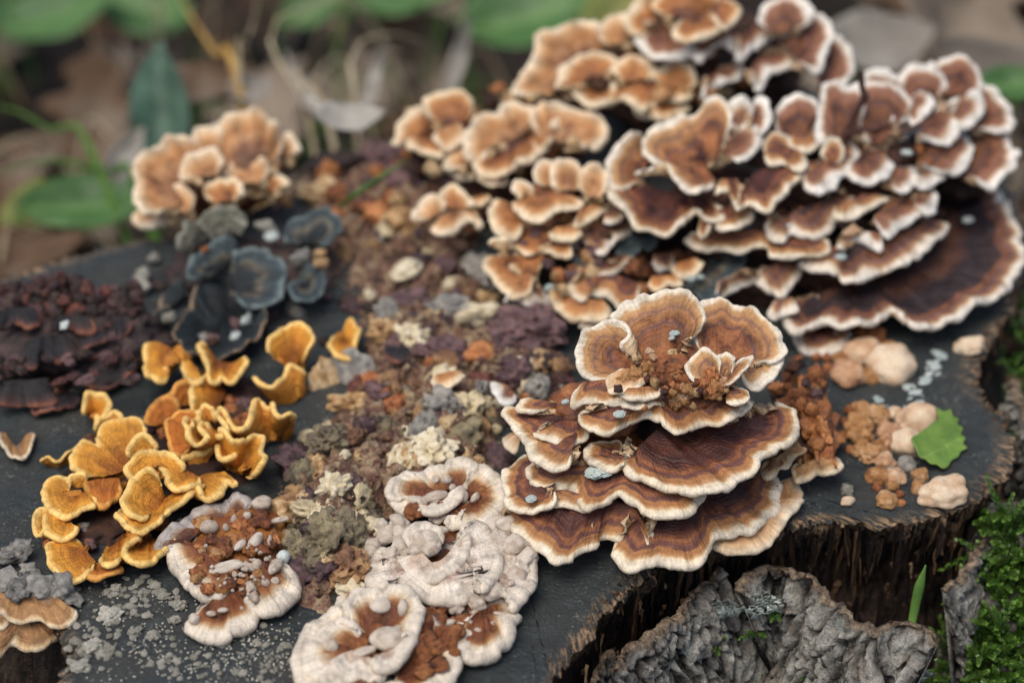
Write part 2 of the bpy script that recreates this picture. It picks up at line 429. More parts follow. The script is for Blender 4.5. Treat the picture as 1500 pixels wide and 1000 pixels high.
stump = thing('tree_stump', [CEN[0], CEN[1], GZ], 'old blackened tree stump with a ragged rim, carrying all the fungi', 'tree stump')
link('wood', mesh('stump_wood', rel(stump, V), F, wood_material(), {'rim': np.r_[np.concatenate(A_rim), 20], 'arc': np.r_[np.concatenate(A_arc), 0]}), stump)

# pale torn splinters along the rim
t = NT('torn_wood'); o = t.obj(); r = t.rand()
n = t.noise(t.map(o, (6, 6, 1)), 2.0, 3, .6)
col = t.ramp(t.math('MULTIPLY_ADD', t.math('SUBTRACT', r, .5), .5, n), [(.2, '17110d'), (.45, '3a2a20'), (.62, '7a5c40'), (.8, 'c4a47a')])
M['splinter'] = t.done(col, .8, t.bump(n, .6, .0008), .25)
spl = []
for k in range(9):
    n_ = 7
    w = .5 + .5 * nr.rand(); V = []
    for j in range(n_):
        v = j / (n_ - 1)
        ww = w * (1 - v ** 2 * nr.uniform(.4, .95)) * (1 + .25 * nr.randn())
        dz = -v
        off = .25 * nr.randn() * .3
        dp = .55 * (1 - v * .8)
        V += [[-ww / 2 + off, -.1 + .1 * nr.randn(), dz + .05 * nr.randn()], [off * 1.2, dp + .12 * nr.randn(), dz], [ww / 2 + off, -.1 + .1 * nr.randn(), dz + .05 * nr.randn()]]
    V = np.array(V) * U
    F = grid_faces(n_, 3).tolist() + [[2, 1, 0]]
    spl.append(mesh('splinter', V, F, M['splinter'], smooth=False))
proj = lambda p: (750 + np.dot(p - CAM, RIGHT) / np.dot(p - CAM, FWD) * 1500 * LENS / 36, 500 - np.dot(p - CAM, UPV) / np.dot(p - CAM, FWD) * 1500 * LENS / 36)
cnt = 0
while cnt < 290:
    i = rnd.randrange(NC)
    x, y = proj(ol[i])
    if not (800 < x < 1510 and 420 < y < 1010): continue
    cnt += 1
    big = rnd.random() < .3
    p = ol[i] + outn[i] * rnd.uniform(-.22, .0)
    if 1420 < x and y < 560: p = p + outn[i] * .1
    p[2] = rnd.uniform(-.25, .02) - (rnd.random() < .4) * rnd.uniform(.2, 3.0)
    p = p - outn[i] * .22
    q = np.arctan2(outn[i][1], outn[i][0]) - math.pi / 2
    link('splinter', rnd.choice(spl), stump, rel(stump, p), (rnd.gauss(0, .12), rnd.gauss(0, .12), q + rnd.gauss(0, .25)),
         (rnd.uniform(.07, .24), rnd.uniform(.10, .22), rnd.uniform(.2, .5) if not big else rnd.uniform(.5, 1.2)))

# long fibres of the weathered flank
t = NT('weathered_fibre'); o = t.obj(); r = t.rand()
n = t.noise(t.map(o, (5, 5, 1)), 2.0, 4, .7)
M['fibre'] = t.done(t.ramp(t.math('MULTIPLY_ADD', t.math('SUBTRACT', r, .5), .55, n), [(.25, '0f0b09'), (.45, '241a15'), (.62, '46352a'), (.8, '8a6c4c')]), .75, t.bump(n, .8, .001), .35)
fibs = []
for me_ in spl:
    m2 = me_.copy(); m2.materials.clear(); m2.materials.append(M['fibre']); fibs.append(m2)
cnt = 0
while cnt < 260:
    i = rnd.randrange(NC); x, y = proj(ol[i])
    if not (940 < x < 1480 and 640 < y < 860): continue
    cnt += 1
    dep = rnd.choice([rnd.uniform(.1, 1.2), rnd.uniform(.8, 4.5)])
    p = ol[i] + outn[i] * (-.16 - .9 * float(sm(0, 2.2, dep)) + .014 * dep ** 2 + rnd.uniform(-.1, .12)); p[2] = -dep
    q = np.arctan2(outn[i][1], outn[i][0]) - math.pi / 2
    link('fibre', rnd.choice(fibs), stump, rel(stump, p), (rnd.gauss(-.12, .08), rnd.gauss(0, .08), q + rnd.gauss(0, .3)),
         (rnd.uniform(.08, .3), rnd.uniform(.16, .36), rnd.uniform(.7, 2.6)))

# bark plates standing off the stump
def bark_material():
    t = NT('grey_fissured_bark'); o = t.obj(); h = t.attr('relief'); e = t.attr('edge')
    n = t.noise(t.map(o, (1.6, 1.6, .8)), 1.6, 5, .65)
    col = t.ramp(t.math('MULTIPLY_ADD', n, .4, t.math('MULTIPLY_ADD', h, .95, -.02)), [(.18, '1c1a18'), (.28, '46423d'), (.4, '7a766f'), (.55, 'a29e94'), (.75, 'c4c1b6')])  # crevice shade put into the colour: low relief dark, ridges pale
    warm = t.noise(o, .7, 3)
    col = t.mix(t.ramp(warm, [(.5, 0.0), (.7, .5)]), col, t.mix(1.0, col, 'c8a888', 'MULTIPLY'))
    li = t.math('MULTIPLY', t.ramp(t.noise(o, 2.2, 4, .7), [(.56, 0.0), (.62, .8)]), t.ramp(t.noise(o, .5, 2), [(.42, 0.0), (.6, 1.0)]))
    fn = t.noise(t.map(o, (1, 1, .6)), 6.0, 5, .7)
    col = t.mix(.85, col, t.mix(1.0, col, t.ramp(fn, [(.3, .35), (.5, 1.0), (.7, 1.5)]), 'MULTIPLY'))
    col = t.mix(li, col, '98a4a0')
    ms = t.math('MULTIPLY', t.ramp(t.noise(o, 1.1, 4, .7), [(.50, 0.0), (.62, .8)]), t.ramp(t.attr('down'), [(.25, 0.0), (.7, 1.0)]))
    col = t.mix(ms, col, '2c3418')
    col = t.mix(e, col, t.ramp(t.noise(o, 4, 4, .7), [(.35, '4a3e34'), (.55, 'a08a70'), (.7, 'c8b496')]))
    f = t.noise(o, 10, 4, .7)
    return t.done(col, .82, t.bump(t.math('ADD', t.math('ADD', f, fn), t.math('MULTIPLY', n, 1.2)), 1.0, .0022), .3)
M['bark'] = bark_material()

def bark_plate(top, z, down, lean, thick, seed, amp=.35):
    T = pts(top, z)
    nu = max(int(length(T) / .075), 10); nvv = int(down / .075)
    T = smooth_line(T, nu); s = np.linspace(0, length(T), nu)
    T[:, 2] += .22 * fbm(np.c_[s * 2.2, 0 * s, 0 * s + seed], 3, seed)
    tx = np.gradient(T, axis=0); tx[:, 2] = 0; tx /= np.linalg.norm(tx, axis=1)[:, None] + 1e-9
    nrm = np.stack([tx[:, 1], -tx[:, 0], 0 * s], 1)
    nrm[nrm[:, 1] > 0] *= -1
    V = []; re = []; ed = []; dn = []
    def row(v, side, e):
        p = T + np.array([0, 0, -1.0]) * v + nrm * (lean * v)
        q = np.c_[s + .5 * v * math.sin(seed), 0 * s + v, 0 * s + seed * 3.7]
        wq = q + .5 * np.c_[fbm(q * .9, 2, seed + 5), fbm(q * .9, 2, seed + 6), 0 * s]
        h = .8 * ridge(wq * np.array([1.6, .42, 1]), 4, seed + 1) + .35 * ridge(wq * np.array([1.6, 2.4, 1]), 3, seed + 2)
        e1, e2 = vor(wq * np.array([1.5, .9, 1]), seed + 8)
        hh = h - .5 + .35 * fbm(q * 3.2, 4, seed + 3, .65) - .55 * sm(.16, .0, e2 - e1)
        p = p + nrm * ((amp * hh + .3 * fbm(q * .4, 2, seed + 4)) * (1 if side > 0 else .3) - (0 if side > 0 else thick))[:, None]
        V.append(p); re.append(np.clip(.5 + hh * .6, 0, 1)); ed.append(0 * s + e); dn.append(0 * s + min(v / down, 1))
    for v in (down, down * .5, 1.0, .4, .12): row(v, -1, .0)
    row(-.02, -1, .9); 
    k = len(V)
    V.append((V[-1] * .65) + .35 * (T + nrm * .1) + np.c_[0 * s, 0 * s, .12 * fbm(np.c_[s * 5, 0 * s, 0 * s], 2, seed)]); re.append(re[-1]); ed.append(0 * s + 1); dn.append(0 * s)
    for v in np.r_[.02, .08, np.linspace(.16, down, nvv)]: row(v, 1, max(0, .9 - v * 5))
    nro = len(V); V = np.vstack(V)
    F = grid_faces(nro, nu).tolist()
    # close the two ends
    for c in (0, nu - 1):
        f = [r * nu + c for r in range(nro)]
        F.append(f if c else f[::-1])
    me = mesh('bark_plate', rel(stump, V), F, M['bark'], {'relief': np.concatenate(re), 'edge': np.concatenate(ed), 'down': np.concatenate(dn)})
    return link('bark_plate', me, stump)
bark_plate("1091,866 1097,850 1112,838 1135,834 1165,845 1195,868 1230,903 1262,922 1288,934 1300,924 1322,922 1345,929 1360,945", -1.0, 8.5, .42, .34, 3, .5)
bark_plate("912,990 920,968 945,942 975,918 1005,898 1035,868 1056,850 1066,838", -1.3, 8.0, .45, .32, 9, .45)
bark_plate("876,1005 885,980 896,965 903,962", -1.8, 6.0, .2, .25, 14, .2)
bark_plate("1395,870 1420,845 1445,810 1475,780 1510,760", -1.6, 8.0, .2, .35, 18, .4)
bark_plate("1478,560 1500,610 1520,650 1535,700", -.5, 8.0, .1, .35, 21, .4)

# ------------------------------------------------------------------ lumps
def ico(sub):
    bm = bmesh.new(); bmesh.ops.create_icosphere(bm, subdivisions=sub, radius=1.0)
    V = np.array([v.co[:] for v in bm.verts]); F = np.array([[v.index for v in f.verts] for f in bm.faces])
    bm.free(); return V, F
ICO = {k: ico(k) for k in (2, 3, 4, 5, 6)}

def blob(kind, seed, sub=3):
    V, F = ICO[sub]; N = V.copy(); s = seed * 5.3
    P = V + s
    if kind == 'crumb':
        d1, d2 = vor(P * 1.9, seed)
        r = .95 + .42 * fbm(P * 1.2, 3, seed) + .55 * (.45 - d1) + .2 * fbm(P * 4.2, 3, seed + 3)
    elif kind == 'chip':
        r = 1 + .5 * fbm(P * 1.4, 3, seed) + .2 * fbm(P * 4, 2, seed + 1)
    elif kind == 'pored':
        d1, d2 = vor(P * 1.7, seed)
        r = 1 + .3 * fbm(P * 1.1, 3, seed) - .6 * sm(.45, .12, d1) + .18 * fbm(P * 4.5, 3, seed + 3)
    elif kind == 'bud':
        d1, d2 = vor(P * .85, seed)
        r = 1 + .30 * (.55 - d1) + .22 * fbm(P * .9, 2, seed) + .03 * fbm(P * 5, 2, seed)
    elif kind == 'bulb':
        d1, d2 = vor(P * 1.3, seed)
        r = 1 + .42 * (.5 - d1) + .25 * fbm(P * .9, 2, seed) + .05 * fbm(P * 6, 2, seed)
    elif kind == 'finger':
        r = 1 + .22 * fbm(P * 1.1, 3, seed) + .04 * fbm(P * 5, 2, seed)
    V = N * r[:, None]
    if kind == 'chip': V = V * np.array([1.2, 1.0, .4])
    if kind in ('bud', 'bulb'): V[:, 2] = np.where(V[:, 2] < -.35, -.35 + (V[:, 2] + .35) * .3, V[:, 2])
    return V, F

PROTO = {}
def proto(kind, mat, k=5, sub=3):
    key = (kind, mat, sub)
    if key not in PROTO:
        PROTO[key] = []
        for i in range(k):
            V, F = blob(kind, i + 1 + abs(hash(kind + str(len(mat)))) * 0, sub)
            PROTO[key].append(mesh(kind, V * U, F, M[mat]))
    return rnd.choice(PROTO[key])

def lump(root, name, kind, mat, p, r, sq=(1, 1, 1), rot=None, sub=3, jit=.25):
    """r in cm"""
    s = tuple(r * q * (1 + jit * rnd.uniform(-1, 1)) for q in sq)
    e = rot if rot is not None else (rnd.uniform(-.5, .5), rnd.uniform(-.5, .5), rnd.uniform(0, 6.28))
    loc = rel(root, p) if root is not None else W(p)
    return link(name, proto(kind, mat, sub=sub), root, loc, e, s)

def core(root, px, py, z, rx, ry, rz, mat='core', seed=1, name='core', sub=5, kind='crumb'):
    V, F = blob(kind, seed, sub)
    if kind == 'crumb':
        Nn = ICO[sub][0]; V = Nn * (.45 * np.linalg.norm(V, axis=1) + .5 + .12 * fbm(Nn * np.array([rx, ry, rz]) * 2.0 + seed, 3, seed))[:, None]
    V = V * np.array([rx, ry, rz]) + pix(px, py, z)
    me = mesh(name, rel(root, V), F, M[mat])
    return link(name, me, root)

# ------------------------------------------------------------------ caps
CAPN = [0]
def cap(root, style, z, m, b, zb=None, up=0.0, th=.24, bow=.0, fold=.10, crink=.05, closed=False, name='cap', flip=False, fine_w=1.0, dish=0.0, wrap=1.0):
    """one shelf: its growing edge runs through the points m, its root through b (photo pixels at height z / zb)"""
    CAPN[0] += 1; seed = CAPN[0]; th = th * (.78 if style not in ('white', 'white2', 'greyrim') else .95)
    zb = z if zb is None else zb
    Mp = pts(m, z, up); Bp = pts(b, zb)
    if not closed and wrap:
        # the edge runs on round both flanks towards the root
        def flank(m0, m1, b0):
            v = b0 - m0; l = np.linalg.norm(v)
            if l < .45: return []
            o_ = m0 - m1; o_ = o_ / (np.linalg.norm(o_) + 1e-9)
            return [m0 + v * .62 * wrap + o_ * l * .10, m0 + v * .28 * wrap + o_ * l * .12]
        Mp = np.array(flank(Mp[0], Mp[1], Bp[0]) + list(Mp) + flank(Mp[-1], Mp[-2], Bp[-1])[::-1])
    L = length(np.vstack([Mp, Mp[:1]]) if closed else Mp)
    nc = int(min(max(L / .085, 22), 260))
    Mc = smooth_line(Mp, nc, closed); Bc = smooth_line(Bp, nc, closed and len(Bp) > 2)
    u = np.linspace(0, L, nc, endpoint=not closed)
    un = np.c_[np.cos(u / L * 6.283) * L / 6.283, np.sin(u / L * 6.283) * L / 6.283, 0 * u + seed * 3.1] if closed else np.c_[u, 0 * u, 0 * u + seed * 3.1]
    D = Mc - Bc; ln = np.linalg.norm(D, axis=1); mean = ln.mean()
    nt = int(min(max(mean / .16, 9), 18))
    tt = 1 - (1 - np.linspace(0, 1, nt)) ** 1.5
    od = D / (ln[:, None] + 1e-6)
    w1 = fbm(un * .7, 2, seed) * fold * 1.6; w2 = fbm(un * 1.9, 2, seed + 1) * fold
    c1 = fbm(un * 3.4, 2, seed + 2) * crink * 1.15
    scal = (np.abs(fbm(un * .8, 2, seed + 9)) * -.30 + .06 + .06 * fbm(un * 2.6, 2, seed + 10)) * min(1, mean / 1.6) * (crink / .05)
    wr = fbm(un * 3.2, 2, seed + 11)
    rows = []; E = []
    for t_ in tt:
        p = Bc + D * t_
        ed = (1 - t_) * ln
        g = t_ ** 1.6
        dz = (w1 + w2) * g + bow * math.sin(math.pi * t_) * mean - dish * mean * math.sin(math.pi * t_)
        dz = dz + .028 * np.sin(ed * 6.283 / .33 + 2 * w1 / max(fold, .01)) * sm(.15, .4, ed) * sm(0, .3, t_)
        dz = dz + .11 * fbm(np.c_[p[:, :2] * 1.3, p[:, 2:] + seed], 4, seed + 4) * min(1, mean / 1.5)
        dz = dz + c1 * sm(.55, 0, ed) + fine_w * wr * (.03 + .05 * sm(1.6, .2, ed)) * sm(0, .4, t_)
        dz = dz - .05 * sm(.35, 0, ed)
        p = p + np.c_[0 * dz, 0 * dz, dz]
        p = p + od * (c1 * .9 * sm(.5, 0, ed) + scal * t_ ** 3)[:, None]
        rows.append(p); E.append(ed)
    P = np.array(rows)
    du = (np.roll(P, -1, 1) - np.roll(P, 1, 1)) if closed else np.gradient(P, axis=1)
    dt = np.gradient(P, axis=0)
    n = np.cross(du, dt); nl = np.linalg.norm(n, axis=2, keepdims=True)
    n = np.where(nl > 1e-7, n / (nl + 1e-12), np.array([0, 0, 1.0]))
    if (n[..., 2].sum() < 0) != flip: n = -n
    n[0] = n[min(2, nt - 1)]; n[1] = n[min(2, nt - 1)]
    thk = th * (1 + .35 * fbm(un * 2.2, 2, seed + 7))
    if not closed:
        endt = sm(0, .35, np.minimum(u, L - u)); thk = thk * (.35 + .65 * endt)
    # swollen rounded edge
    swell = np.array([.16 * th * np.exp(-(e / .16) ** 2) for e in E])
    P = P + n * swell[..., None]
    out = [P[j] for j in range(nt)]; ee = [E[j] for j in range(nt)]; und = [0 * u for j in range(nt)]
    nm = n[-1]; base = P[-1]
    # outward, square to the edge
    tang = du[-1] / (np.linalg.norm(du[-1], axis=1)[:, None] + 1e-9)
    ow = np.cross(tang, nm); ow *= np.sign(np.sum(ow * od, 1))[:, None]
    for a in (.28, .5, .72, 1.0):
        an = a * math.pi
        out.append(base + ow * (thk * .5 * math.sin(an))[:, None] - nm * (thk * .5 * (1 - math.cos(an)))[:, None])
        ee.append(0 * u - .02); und.append(0 * u + (0 if a < .9 else .5))
    for j in range(nt - 2, -1, -1):
        k = 1 + .9 * (1 - tt[j])
        out.append(P[j] - n[j] * (thk * k)[:, None]); ee.append(E[j]); und.append(0 * u + 1)
    nro = len(out); Vv = np.vstack(out)
    F = grid_faces(nro, nc, closed).tolist()
    if not closed:
        for c in (0, nc - 1):
            rim = [(nt - 1 + i) * nc + c for i in range(5)]
            F.append(rim)
            for j in range(nt - 1):
                a0, a1 = j * nc + c, (j + 1) * nc + c
                b0 = (nro - 1 - j) * nc + c; b1 = (nro - 2 - j) * nc + c
                F.append([a0, a1, b1, b0])
    me = mesh(name, rel(root, Vv), F, CAPM[style], {'edge': np.concatenate(ee), 'arc': np.tile(u, nro) , 'under': np.concatenate(und)})
    return link(name, me, root)

# ================================================================== fungus clusters
def cluster(name, px, py, label, cat='fungus cluster', z=0.0):
    return thing(name, pix(px, py, z), label, cat)

# ---- layered rosette standing free on the front of the stump
r = cluster('bracket_fungus', 960, 660, 'tall layered rosette of banded brown brackets with cream edges, overhanging the rim', 'bracket fungus')
core(r, 985, 690, .4, 3.0, 2.8, 1.2, seed=2); core(r, 975, 610, 2.2, 2.2, 2.2, 1.8, seed=3); core(r, 870, 660, 1.9, 1.9, 1.7, 1.1, 'rust', seed=31); core(r, 880, 600, 3.2, 1.7, 1.3, .9, 'rust', seed=32); core(r, 990, 560, 4.1, 1.9, 1.7, 1.1, 'rust', seed=4)
C = lambda *a, **k: cap(r, *a, **k)
C('tan', .35, "1044,796 1070,803 1110,798 1140,777 1164,747 1174,720 1168,705 1152,699", "1055,765 1095,745 1130,712", .7, th=.3)
C('front', .75, "900,800 903,812 914,822 930,827 960,822 1000,821 1030,816 1042,801 1045,788 1062,782 1100,774 1125,758 1139,737 1143,715 1138,700 1125,690", "925,765 965,748 1020,722 1075,694 1100,680", 1.5, th=.36)
C('front', 1.05, "735,757 748,773 772,792 800,810 818,820 835,815 852,805 876,797 868,787 882,780 905,785 930,783 943,788 951,799 955,790", "762,738 800,732 860,732 920,738 944,765", 1.75, th=.34)
C('front', 1.95, "804,743 775,744 748,738 738,722 735,702 741,684 755,670 772,666 790,672", "812,715 815,700 808,690", 2.2, th=.28)
C('front', 1.9, "788,729 794,737 815,736 840,740 860,744", "805,718 830,718 855,724", 2.2, th=.22)
C('front', 2.15, "776,682 772,692 779,705 795,712 812,710 825,715 835,712 846,726 862,741 885,735 905,728 930,735 958,750 980,753 1005,748 1020,735 1029,721 1022,713", "800,688 835,682 900,684 960,692 1005,703", 2.7, th=.32)
C('front', 2.95, "912,672 925,688 945,698 985,708 1020,710 1060,708 1075,697 1105,685 1116,666 1135,652 1155,646 1166,626 1166,606 1156,594 1140,593 1120,598 1098,590", "930,660 960,630 1000,615 1050,605 1080,600", 3.3, th=.36, bow=-.05)
C('front', 2.95, "905,648 885,646 867,650 856,660 857,670 870,680 892,686 914,682", "905,664 915,668", 3.15, th=.26)
C('rustcap' if False else 'front', 3.0, "738,604 750,620 762,637 773,650 777,666 800,683 825,688", "835,606 845,630 838,660", 3.5, th=.26)
C('front', 3.35, "781,634 800,644 820,648 840,648 858,642", "800,624 830,615 862,618", 3.6, th=.18)
C('front', 3.5, "763,600 760,590 770,583 790,582", "815,595 815,588", 3.6, th=.2)
C('front', 4.0, "846,612 856,622 876,631 895,632 912,622 935,610 950,607 972,618 990,629 1010,622 1030,615 1055,618 1085,606 1100,595 1094,586", "872,602 930,588 970,575 1040,572 1075,578", 4.5, th=.24)
C('front', 4.5, "838,585 850,591 880,591 905,590 915,594 937,597 958,590 975,587", "855,560 900,556 955,565", 4.75, th=.2)
C('front', 4.85, "906,578 925,583 950,580 966,576 970,570", "920,568 962,565", 4.95, th=.18)
C('tan', 4.9, "897,546 889,558 892,569 908,570 932,568", "920,540 950,545", 5.0, th=.2)
C('petal', 4.7, "898,554 876,552 856,545 846,530 842,512 847,497 860,483 880,473 900,472 916,478 920,490 911,499", "925,542 932,534 928,524", 4.9, up=1.3, th=.22, fold=.05)
C('petal', 5.3, "903,474 898,462 910,447 930,435 958,427 985,424 1010,431 1025,444 1031,460 1028,475 1020,488 1008,502", "940,530 968,532 990,528", 4.9, up=1.4, th=.24, fold=.06)
C('petal', 5.0, "1018,470 1024,446 1045,440 1060,436 1085,446 1106,452 1126,472 1145,490 1151,510 1147,520", "1030,530 1060,530 1085,528", 4.8, up=.9, th=.24, fold=.06)
C('petal', 4.5, "1118,500 1138,508 1146,518 1139,537 1124,555 1106,564 1091,557", "1078,512 1083,524 1088,535", 4.9, up=.5, th=.22)
C('petal', 5.3, "1010,552 1007,535 1016,517 1030,508 1044,512 1053,522", "1035,558 1045,560 1050,555", 5.1, up=.5, th=.16, fold=.04)
C('petal', 5.4, "1050,528 1057,514 1068,509 1075,517 1076,532", "1055,555 1065,555", 5.1, up=.4, th=.16, fold=.04)
C('petal', 5.2, "1064,538 1082,528 1101,517 1098,528 1082,545 1069,562", "1058,556 1060,562", 5.1, up=.3, th=.12, fold=.03)
C('front', 4.7, "1064,588 1072,591 1086,587 1098,580 1096,568 1084,566", "1064,574 1070,570", 4.8, th=.16)
for x, y, z, q, mt in [(951, 514, 5.3, .16, 'n_peach'), (957, 523, 5.3, .17, 'n_peach'), (932, 525, 5.2, .16, 'n_tan'), (985, 518, 5.3, .2, 'n_tan'), (930, 548, 5.1, .38, 'n_peachor'), (915, 555, 5.0, .3, 'n_peachor'), (950, 540, 5.1, .32, 'n_peachor'),
        (970, 545, 5.2, .42, 'rust'), (990, 540, 5.3, .4, 'rust'), (975, 560, 5.0, .45, 'rust'), (1000, 560, 5.0, .42, 'rust'), (1015, 572, 4.9, .36, 'n_peach'), (1003, 580, 4.8, .3, 'n_peach'), (1045, 572, 5.0, .42, 'n_peachor'), (1060, 562, 5.1, .3, 'n_peach'),
        (1030, 565, 5.1, .4, 'n_orange'), (1045, 550, 5.3, .36, 'n_orange'), (990, 590, 4.6, .28, 'n_peachor'), (1020, 550, 5.2, .35, 'rust'), (960, 500, 5.4, .3, 'rust'), (985, 505, 5.4, .28, 'rust')]:
    lump(r, 'knob', 'crumb', mt, pix(x, y, z - .12), q * .82, (1, 1, .8), sub=4)
for k in range(60):
    lump(r, 'knob', rnd.choice(['crumb', 'pored']), rnd.choice(['rust', 'rust', 'n_peachor', 'n_red', 'n_tan', 'n_orange']), pix(rnd.gauss(995, 38), rnd.gauss(558, 17), 5.0 + rnd.uniform(-.2, .15)), rnd.uniform(.07, .2), sub=2)
for x, y, z, q in [(988, 488, 5.75, .16), (984, 495, 5.7, .12), (872, 692, 2.75, .3), (884, 690, 2.75, .24), (778, 730, 2.2, .16), (908, 606, 4.55, .17), (828, 588, 4.9, .13)]:
    lump(r, 'mould_speck', 'pored', 'n_mold', pix(x, y, z - .04), q, (1.1, 1, .35), (0, 0, 1), sub=4)

# ---- rusty knobbly tail beside it
r2 = cluster('old_bracket', 1190, 640, 'rusty purple knobbly lump with a frilled cream foot beside the tall layered rosette', 'bracket fungus')
core(r2, 1172, 640, .2, 1.2, 2.0, .9, 'core', 5)
Vk, Fk = blob('crumb', 77, 6); Vk = Vk * np.array([.75, 2.5, .95]); d1_, d2_ = vor(Vk * 1.8, 5)
Vk = Vk * (1 + .35 * (.45 - d1_) + .22 * fbm(Vk * 3, 3, 6) - .4 * sm(.3, .1, vor(Vk * 1.3, 9)[0]))[:, None] + pix(1192, 622, .75)
link('crest', mesh('crest', rel(r2, Vk), Fk, M['rust']), r2)
for k in range(30):
    a = rnd.random()
    x = 1196 - 4 * math.sin(a * 6) + rnd.gauss(0, 8); y = 545 + a * 130
    lump(r2, 'knob', rnd.choice(['crumb', 'crumb', 'pored']), rnd.choice(['rust', 'rust', 'n_orange', 'n_purple', 'n_orange', 'n_peachor', 'n_red']), pix(x, y, 1.9 - 1.1 * a + rnd.uniform(-.3, .4)), rnd.uniform(.14, .34))
lump(r2, 'knob', 'crumb', 'rust', pix(1193, 553, 2.2), .42)
for k in range(26):
    lump(r2, 'knob', 'crumb', rnd.choice(['n_orange', 'rust', 'n_dark', 'core']), pix(rnd.uniform(1135, 1180), rnd.uniform(525, 620), rnd.uniform(.5, 1.5)), rnd.uniform(.15, .34))
cap(r2, 'fur', .9, "1158,690 1166,700 1182,697 1196,692 1215,693 1229,684 1229,672 1215,668", "1175,680 1195,672 1212,665", 1.2, th=.26, crink=.1)
cap(r2, 'fur', 1.5, "1118,686 1124,697 1136,694 1142,684 1155,682 1163,668 1178,660 1172,650", "1135,670 1150,660 1160,650", 1.9, th=.22, crink=.12)

# ---- the great many-tiered cluster
r = cluster('bracket_fungus', 1220, 380, 'huge many-tiered cluster of brown brackets with broad white edges, pierced by a twig', 'bracket fungus')
core(r, 1260, 385, .5, 3.6, 3.0, .8, seed=6); core(r, 1240, 320, 1.8, 3.8, 3.0, .9, seed=7); core(r, 1240, 250, 3.2, 3.8, 2.8, .9, seed=8); core(r, 1050, 280, 2.8, 2.0, 1.8, 1.0, seed=9); core(r, 1090, 380, .8, 2.4, 1.8, .8, seed=10)
core(r, 1390, 240, 2.4, 1.9, 2.4, 1.3, seed=11); core(r, 975, 385, .2, 2.6, 1.9, .75, seed=45); core(r, 1110, 430, .1, 1.9, 1.0, .7, seed=46); core(r, 985, 330, 1.4, 1.8, 1.4, 1.2, seed=47)
C = lambda *a, **k: cap(r, *a, **k)
C('big', .25, "1166,486 1171,504 1190,515 1215,513 1236,503 1244,488", "1190,482 1205,478 1222,482", .35, th=.25)
C('big', 1.3, "1148,462 1154,468 1164,480 1181,475 1202,465 1236,475 1281,471 1309,455 1327,468 1347,479 1396,464 1441,437 1476,414 1497,374 1493,336 1472,298 1444,270 1427,259 1403,262", "1195,430 1235,418 1280,405 1320,385 1345,360 1358,335 1368,308", 1.3, th=.34, bow=-.03, fold=.12)
C('big', 1.7, "1126,456 1134,462 1148,456 1167,454 1166,446", "1135,438 1160,434", 1.9, th=.2)
C('big', 2.3, "1172,384 1198,391 1223,394 1236,410 1254,408 1280,397 1306,391 1344,371 1372,347 1388,329 1376,322", "1200,366 1250,352 1310,332 1345,315", 2.8, th=.28)
C('front', 2.75, "1003,352 1030,361 1060,362 1085,366 1110,358 1124,362 1130,376 1160,378 1190,374 1213,371 1214,362", "1040,340 1100,336 1150,340 1200,346", 3.1, th=.22)
C('big', 1.8, "1108,414 1125,421 1143,431 1156,420 1168,405 1180,392", "1118,396 1150,378", 2.3, th=.2)
C('big', 1.7, "1048,438 1062,430 1085,420 1105,410 1120,396", "1055,414 1090,398", 2.1, th=.2)
C('slate', 1.9, "1035,438 1055,425 1070,408 1084,395 1092,380 1084,369 1069,372", "1015,420 1030,398 1048,384", 1.9, th=.2)
C('bigpale', 2.9, "1231,366 1232,353 1244,350 1258,349 1275,356 1288,362", "1240,340 1290,340", 3.1, th=.26)
C('big', 3.3, "1119,333 1131,346 1148,350 1158,341 1180,344 1195,345 1215,335 1228,318 1240,300 1253,290 1247,283", "1135,324 1170,308 1205,292 1228,284", 3.7, th=.26)
C('front', 3.7, "1222,317 1248,316 1270,306 1290,297 1299,292 1290,286", "1230,300 1265,283", 3.9, th=.2)
C('bigpale', 3.3, "1305,340 1318,327 1335,321 1352,307 1356,290 1345,279", "1280,322 1292,305 1310,290", 3.6, th=.26)
C('bigpale', 3.3, "1358,312 1369,306 1373,290 1369,278 1358,271", "1340,300 1344,285", 3.5, th=.2)
C('bigpale', 3.9, "1306,268 1317,279 1335,271 1344,258 1336,246", "1292,265 1302,250", 4.1, th=.2)
C('bigpale', 3.8, "1348,272 1366,268 1384,256 1390,245", "1350,254 1372,243", 4.1, th=.2)
C('bigpale', 4.5, "1182,275 1199,281 1216,272 1233,258 1251,244 1259,231 1257,217 1246,211", "1180,255 1200,238 1222,222", 4.8, th=.26)
C('bigpale', 4.4, "1244,256 1256,264 1276,265 1291,258 1303,246 1310,228 1306,212 1316,204 1330,200", "1250,238 1266,220 1285,208", 4.7, th=.26)
C('bigpale', 4.1, "1384,249 1402,249 1417,238 1425,220 1421,202 1410,193", "1350,238 1362,215 1382,202", 4.5, th=.28)
C('bigpale', 4.8, "1378,207 1392,205 1402,189 1407,165 1398,147 1384,155", "1345,198 1352,182 1362,168", 5.0, up=.4, th=.26)
C('bigpale', 5.0, "1412,182 1428,173 1439,156 1434,140 1416,133 1402,142", "1395,172 1398,162 1402,155", 5.1, up=.3, th=.24)
C('bigpale', 3.4, "1458,272 1474,257 1485,239 1490,220 1483,200 1474,185 1471,172 1458,165 1444,171", "1415,255 1420,225 1424,200", 3.6, up=1.0, th=.3)
C('bigpale', 4.4, "1479,187 1482,168 1475,150 1461,140 1443,129", "1425,185 1420,160 1412,150", 4.4, up=.6, th=.28)
C('bigpale', 5.3, "1358,112 1360,95 1374,84 1390,79 1410,83 1429,94 1437,110 1435,128", "1375,140 1395,140 1412,140", 5.3, up=.9, th=.28)
